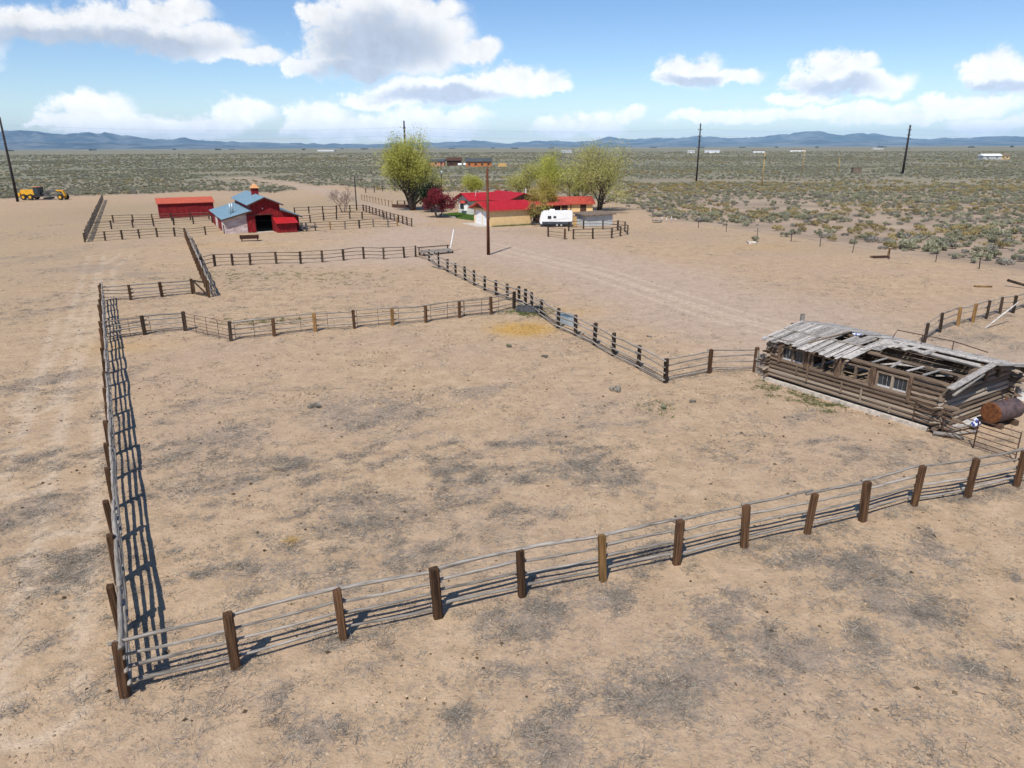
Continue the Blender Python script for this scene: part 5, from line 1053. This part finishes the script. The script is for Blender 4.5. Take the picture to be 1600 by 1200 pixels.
def sage_points():
    ng = np.random.default_rng(77); out = []
    for r0, r1, dens in ((60, 140, .42), (140, 260, .36), (260, 480, .15), (480, 900, .045), (900, 1700, .008)):
        n = int(.5 * R(124) * (r1 * r1 - r0 * r0) * dens); r = np.sqrt(ng.uniform(r0 * r0, r1 * r1, n)); a = ng.uniform(R(-62), R(62), n)
        out.append(np.stack([r * np.sin(a), r * np.cos(a)], 1))
    p = np.concatenate(out); x, y = p[:, 0], p[:, 1]; r = np.hypot(x, y)
    z = sage_zone(x, y); r = np.hypot(x, y)
    pat = fbm(x * .035, y * .035, 61, 4); edge = poly_dist(x, y, YARD[:18])
    thin = np.where((x > 18) & (y < 112), .38 * sstep(edge, 0, 6) + .62 * sstep(edge, 5, 24), sstep(edge, -1, 7))
    keep = ng.uniform(size=len(x)) < z * np.clip(thin + .06, 0, 1) * np.where((x > 18) & (r < 220), .3 + .7 * sstep(pat, .25, .45), sstep(pat, .28, .48))
    keep &= poly_dist(x, y, LANE) > 4
    keep &= ~((np.abs(x + 20) < 26) & (y > 446) & (y < 462)) & ~((np.abs(x + 45) < 22) & (y > 470) & (y < 490))
    keep &= ~((np.hypot(x + 110, y - 173) < 9)) & ~((x > -16) & (x < 17) & (y < 158)) & ~((np.hypot(x - 24, y - 116) < 6))
    p = p[keep]; x, y, r = p[:, 0], p[:, 1], r[keep]; n = len(p)
    sc = ng.uniform(.22, 1.0, n) ** .9 * 1.15 * (1 + sstep(r, 260, 1200) * 1.1) * np.where((x > 30) & (r < 130), 1.15, 1)
    yel = fbm(x * .012 + 5, y * .03, 91, 3)
    u = ng.uniform(size=n); var = np.where(u < .72, ng.integers(0, 5, n), ng.integers(5, 7, n))
    band = sstep(yel, .56, .68) * .5 + .02 + .28 * np.exp(-((edge[keep] - 18) / 8) ** 2) * (x > 18)
    var = np.where(ng.uniform(size=n) < band, ng.integers(7, 10, n), var)
    return p, sc, var, ng.uniform(0, 6.28, n)
def build_sage():
    p, sc, var, rot = sage_points()
    extra = [(45.8, 83.0, 1.9, 0), (47.6, 82.6, 1.8, 1), (49.3, 83.6, 2.0, 2), (46.8, 84.6, 1.7, 3), (50.9, 84.6, 1.6, 5), (52.6, 86.2, 1.5, 4), (54.5, 85.6, 1.2, 0), (57.5, 84.0, 1.3, 7), (31.2, 91.0, 1.1, 1), (60.0, 80.5, 1.6, 2), (36.5, 96, 1.0, 4), (41.5, 95, 1.2, 5), (43.5, 98, 1.3, 1), (38.8, 99, 1.1, 2), (-9.3, 31.2, .42, 5), (5.1, 33.3, .48, 5), (6.9, 30.8, .33, 1), (-.1, 41.5, .35, 3), (1.9, 39.4, .3, 5), (8.5, 31.7, .25, 5)]
    p = np.concatenate([np.array([(e[0], e[1]) for e in extra]), p]); sc = np.concatenate([[e[2] for e in extra], sc]); var = np.concatenate([[e[3] for e in extra], var]).astype(int)
    rot = np.concatenate([np.arange(len(extra)) * 1.3, rot])
    size = sc / np.hypot(p[:, 0], p[:, 1]); infr = np.abs(np.arctan2(p[:, 0], p[:, 1])) < R(37)
    order = np.argsort(-size * infr - 9 * (np.arange(len(p)) < len(extra))); near = order[:300]; rest = order[300:]
    kinds = {'sage': ('sagebrush', 'grey green sagebrush'), 'grey': ('dry_brush', 'dull grey brown dry brush'), 'rab': ('rabbitbrush', 'golden rabbitbrush')}
    edge = poly_dist(p[:, 0], p[:, 1], YARD[:18])
    for i in near:
        k = 'sage' if var[i] < 5 else 'grey' if var[i] < 7 else 'rab'; nm, lb = kinds[k]
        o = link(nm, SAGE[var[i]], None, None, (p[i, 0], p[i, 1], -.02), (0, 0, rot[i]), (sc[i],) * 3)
        x_, y_ = p[i]; sz = 'large' if sc[i] > .9 else 'small'
        if i < len(extra) and y_ < 45: where = 'on the bare sand inside the big corral'
        elif i < 7: where = 'in the tall clump beside the wire fence'
        elif x_ < -70: where = 'beyond the motor grader and paddock fence'
        elif x_ < -25: where = 'behind the red barn and long shed'
        elif x_ < 26: where = 'behind the ranch house and cottonwoods'
        elif edge[i] < 9: where = 'standing alone just outside the stake and wire fence'
        elif edge[i] < 22: where = 'in the loose belt outside the wire fence'
        else: where = 'in the thick brush toward the tall power poles'
        tag(o, sz + ' ' + lb + ' ' + where, 'bush', sz + ' ' + lb + ' ' + where)
    # everything farther off: one mass, instanced on points
    me = bpy.data.meshes.new('sagebrush_plain'); me.vertices.add(len(rest))
    co = np.zeros((len(rest), 3), np.float32); co[:, :2] = p[rest]; co[:, 2] = -.02; me.vertices.foreach_set('co', co.ravel())
    for nm, ty, v in (('sc', 'FLOAT', sc[rest]), ('rot', 'FLOAT', rot[rest]), ('var', 'INT', var[rest])):
        a = me.attributes.new(nm, ty, 'POINT'); a.data.foreach_set('value', v.astype(np.int32 if ty == 'INT' else np.float32))
    o = bpy.data.objects.new('sagebrush_plain', me); C.objects.link(o); tag(o, 'mass of sagebrush covering the plain to the horizon', 'sagebrush', kind='stuff')
    ng = bpy.data.node_groups.new('scatter', 'GeometryNodeTree'); t = NT(ng)
    ng.interface.new_socket('Geometry', in_out='INPUT', socket_type='NodeSocketGeometry'); ng.interface.new_socket('Geometry', in_out='OUTPUT', socket_type='NodeSocketGeometry')
    gi = t.node('NodeGroupInput'); go = t.node('NodeGroupOutput')
    att = lambda n, ty: t.node('GeometryNodeInputNamedAttribute', {'Name': n}, data_type=ty).outputs[0]
    src = []
    hid = bpy.data.collections.new('bush_sources')
    g2i = t.node('GeometryNodeGeometryToInstance')
    for i, m in enumerate(SAGE):
        b = bpy.data.objects.new('bush_source', m); hid.objects.link(b)
        src.append(t.node('GeometryNodeObjectInfo', {'Object': b}).outputs['Geometry'])
    for s_ in reversed(src): t.l.new(s_, g2i.inputs[0])
    iop = t.node('GeometryNodeInstanceOnPoints', {'Pick Instance': True})
    t.l.new(gi.outputs[0], iop.inputs['Points']); t.l.new(g2i.outputs[0], iop.inputs['Instance']); t.l.new(att('var', 'INT'), iop.inputs['Instance Index'])
    rt = t.node('ShaderNodeCombineXYZ', {2: att('rot', 'FLOAT')}); t.l.new(rt.outputs[0], iop.inputs['Rotation']); t.l.new(att('sc', 'FLOAT'), iop.inputs['Scale'])
    t.l.new(iop.outputs[0], go.inputs[0])
    md = o.modifiers.new('scatter', 'NODES'); md.node_group = ng
    print('sage', len(p))
build_sage()

# ---------------------------------------------------------------- dry weeds, straw, green weeds, lawn
def stems(name, P, scale, rg, per, L, wd, flat, mat, label, tint0=0.0):
    n = len(P) * per; B = np.repeat(P, per, 0); s = np.repeat(scale, per)
    B = B + np.concatenate([rg.normal(size=(n, 2)) * (L * .45 * s)[:, None], np.zeros((n, 1))], 1)
    a = rg.uniform(0, 2 * math.pi, n); e = rg.uniform(.02, 1.0, n) * (1 - flat) * 1.3
    d = np.stack([np.cos(a) * np.cos(e), np.sin(a) * np.cos(e), np.sin(e)], 1); ln = (L * s * rg.uniform(.35, 1.15, n))[:, None]
    sd = np.cross(d, rg.normal(size=(n, 3))); sd /= np.linalg.norm(sd, axis=1)[:, None]; w = wd * rg.uniform(.6, 1.4, n)[:, None] * np.sqrt(s)[:, None]
    B[:, 2] = .0; bend = d * ln + np.array([0, 0, -1.]) * ln * .15 * rg.uniform(0, 1, n)[:, None]
    tip = B + bend; tip[:, 2] = np.maximum(tip[:, 2], .012)
    V = np.stack([B - sd * w, B + sd * w, tip], 1).reshape(-1, 3)
    base = np.repeat(rg.uniform(0, .7, len(P)), per)
    m = npmesh(name, V, np.arange(3 * n).reshape(n, 3), np.clip(base + rg.uniform(-.2, .4, n) + tint0, 0, 1))
    return tag(link(name, m, M[mat]), label, kind='stuff')
rg = np.random.default_rng(5)
def scatter(n, box, fn, thr=0.0):
    x = rg.uniform(box[0], box[1], n); y = rg.uniform(box[2], box[3], n); v = fn(x, y); k = rg.uniform(size=n) < v
    return np.stack([x[k], y[k], np.zeros(k.sum())], 1)
clear = lambda x, y: 1 - .9 * road_mask(x, y)
def clumpy(x, y, f): return sstep(fbm(x * f, y * f * 1.25, 131, 2), .47, .60)
def along(pts, n, sp, side=0.0):
    out = []
    for (x0, y0), (x1, y1) in zip(pts[:-1], pts[1:]):
        m = int(n * math.dist((x0, y0), (x1, y1))); f = rg.uniform(0, 1, m); k = fbm(np.full(m, x0) + f * 3, np.full(m, y0), 7, 2) > .42
        d = math.dist((x0, y0), (x1, y1)); nx, ny = -(y1 - y0) / d, (x1 - x0) / d; o = rg.normal(side, sp, m)
        out.append(np.stack([x0 + (x1 - x0) * f + nx * o, y0 + (y1 - y0) * f + ny * o, np.zeros(m)], 1)[k])
    return np.concatenate(out)
Pn = scatter(95000, (-20, 26, 7, 27), lambda x, y: np.clip(veg_mask(x, y) * .95 * (.16 + .84 * clumpy(x, y, 1.7)) + .012, 0, 1))
Pn = np.concatenate([Pn, along(front, 26, .22, -.05), along(lf[:12], 14, .3)])
stems('dry_weeds', Pn, rg.uniform(.5, 1.35, len(Pn)), rg, 16, .23, .005, .5, 'weed', 'mats of dry grey weeds over the foreground sand')
Pm = scatter(120000, (-42, 32, 24, 66), lambda x, y: np.clip(veg_mask(x, y) * .72 * (.05 + .95 * clumpy(x, y, 1.7)) + .006, 0, 1) * clear(x, y))
Pm = np.concatenate([Pm, along(m10, 9, .2), along(P_['diagR'][6:], 8, .25), along(P_['toHouse'], 12, .25), along(r11, 14, .35, -.4), along(P_['upA'][:4], 10, .3)])
stems('dry_weeds', Pm, rg.uniform(.6, 1.5, len(Pm)), rg, 9, .27, .0075, .55, 'weed', 'dry grey weeds spread through the big corral')
Pf = scatter(60000, (-75, 60, 60, 118), lambda x, y: np.clip(sstep(fbm(x * .22, y * .3, 141, 4), .48, .66) * .28 * clumpy(x, y, .7), 0, 1) * clear(x, y) * (1 - sage_zone(x, y)))
stems('dry_weeds', Pf, rg.uniform(.7, 1.6, len(Pf)), rg, 5, .3, .012, .55, 'weed', 'thin dry weeds scattered over the upper yard')
def clods(name, n, box, s0, s1, mat, label, fn=None):
    x = rg.uniform(box[0], box[1], n); y = rg.uniform(box[2], box[3], n)
    if fn is not None: k = rg.uniform(size=n) < fn(x, y); x, y = x[k], y[k]
    n = len(x); s = rg.uniform(0, 1, n) ** 2.2 * (s1 - s0) + s0
    base = np.array([(1, 0, 0), (0, 1, 0), (-1, 0, 0), (0, -1, 0), (0, 0, .75)]); V = base[None] * (s[:, None] * rg.uniform(.6, 1.3, (n, 5)))[:, :, None]
    a = rg.uniform(0, 6.28, n); ca, sa = np.cos(a)[:, None], np.sin(a)[:, None]
    V = np.stack([V[..., 0] * ca - V[..., 1] * sa + x[:, None], V[..., 0] * sa + V[..., 1] * ca + y[:, None], V[..., 2] - .006], -1).reshape(-1, 3)
    f = np.array([(0, 1, 4), (1, 2, 4), (2, 3, 4), (3, 0, 4)]); F = (f[None] + 5 * np.arange(n)[:, None, None]).reshape(-1, 3)
    tag(link(name, npmesh(name, V, F, np.repeat(rg.uniform(0, 1, n), 4)), M[mat]), label, kind='stuff')
clods('clods', 42000, (-16, 24, 8, 34), .010, .045, 'clod', 'crumbs of dry earth over the near sand', lambda x, y: .25 + .75 * sstep(fbm(x * .8, y * .8, 151, 3), .4, .6))
clods('clods', 42000, (-42, 40, 30, 75), .02, .08, 'clod', 'crumbs of dry earth over the corral sand', lambda x, y: (.15 + .85 * sstep(fbm(x * .5, y * .5, 161, 3), .42, .6)) * clear(x, y))
clods('dung', 3200, (-30, 30, 12, 62), .03, .085, 'dung', 'dark dried dung dotted over the corrals', lambda x, y: (.1 + .9 * sstep(fbm(x * .3, y * .3, 171, 3), .45, .62)) * clear(x, y))
Pl = scatter(60000, (-30, 40, 7, 60), lambda x, y: (.15 + .5 * sstep(fbm(x * .6, y * .6, 15), .4, .65)) * clear(x, y))
stems('litter', Pl, rg.uniform(.4, 1.0, len(Pl)), rg, 3, .16, .005, .9, 'weed', 'loose dry stalks littering the sand', .15)
Ps = np.concatenate([np.stack([rg.normal(HAY[0], 1.0, 1500), rg.normal(HAY[1], .75, 1500), np.zeros(1500)], 1), np.stack([rg.normal(-6.9, .12, 40), rg.normal(19.3, .12, 40), np.zeros(40)], 1), np.stack([rg.normal(4.5, 1.5, 90), rg.normal(51.0, .8, 90), np.zeros(90)], 1)])
stems('straw', Ps, rg.uniform(.5, 1.0, len(Ps)), rg, 6, .22, .007, .8, 'straw', 'golden straw scattered at the corral fence')
lhp = lambda a, b: (LHA.x + LHU.x * a + .8428 * b, LHA.y + LHU.y * a + .5382 * b)
gx = [lhp(a, -b) for a, b in zip(rg.uniform(-.3, 4.8, 95), np.abs(rg.normal(.7, .5, 95)) + .35)] + [(1.2 + a, 51.4 + b) for a, b in rg.normal(0, .9, (220, 2))] + [(6.8 + a, 30.7 + b) for a, b in rg.normal(0, .5, (12, 2))]
gx += [(-16.5 + a, 66 + b) for a, b in rg.normal(0, (2.5, 2.2), (60, 2))] + [(-25 + a, 67 + b) for a, b in rg.normal(0, (4, 2.2), (130, 2))] + [(-17.5 + a, 48.5 + b) for a, b in rg.normal(0, (1.6, .8), (60, 2))]
Pg = np.array([(a, b, 0) for a, b in gx])
stems('green_weeds', Pg, rg.uniform(.5, 1.2, len(Pg)), rg, 16, .26, .012, .35, 'greenweed', 'green weeds along the log house foot, trough and upper corral')
lw = [(-13.3, 131.2), (-9.4, 123.9), (-6.0, 119.5), (-3.2, 127), (-6.4, 133.2), (-10.4, 135.2)]
tag(obj('lawn', MB().add([(x, y, .02) for x, y in lw], [tuple(range(len(lw)))]), nmat('lawn', (.045, .09, .015), (.10, .16, .03), 2, .95)), 'green lawn before the house', kind='structure')
x = rg.uniform(-14, -3, 5000); y = rg.uniform(119, 136, 5000); k = inside(x, y, lw); PL = np.stack([x[k], y[k], np.zeros(k.sum())], 1)
stems('grass', PL, np.ones(len(PL)), rg, 6, .22, .02, .2, 'lawn', 'short green grass on the house lawn')
gy = np.array([tuple(Vector((-3.18, 110.38, 0)) + E1 * a + E2 * b) for a, b in zip(rg.uniform(.3, 7.3, 420), -np.abs(rg.normal(.1, .35, 420)) - .05)])
stems('grass', gy, rg.uniform(.6, 1.3, len(gy)), rg, 10, .3, .02, .3, 'greenweed', 'yellow green grass along the garage wall', .3)

# ---------------------------------------------------------------- haze
hz = principled('haze')[0]; t = NT(hz.node_tree); t.n.clear()
ho = t.node('ShaderNodeOutputMaterial'); pv = t.node('ShaderNodeVolumePrincipled', {'Color': (.42, .70, 1.0, 1), 'Density': 2.7e-5, 'Anisotropy': -0.35})
t.l.new(pv.outputs[0], ho.inputs['Volume'])
tag(obj('haze', MB().span((-52000, -30000, -30), (52000, 42000, 760)), hz), 'thin blue air over the whole plain', kind='stuff')
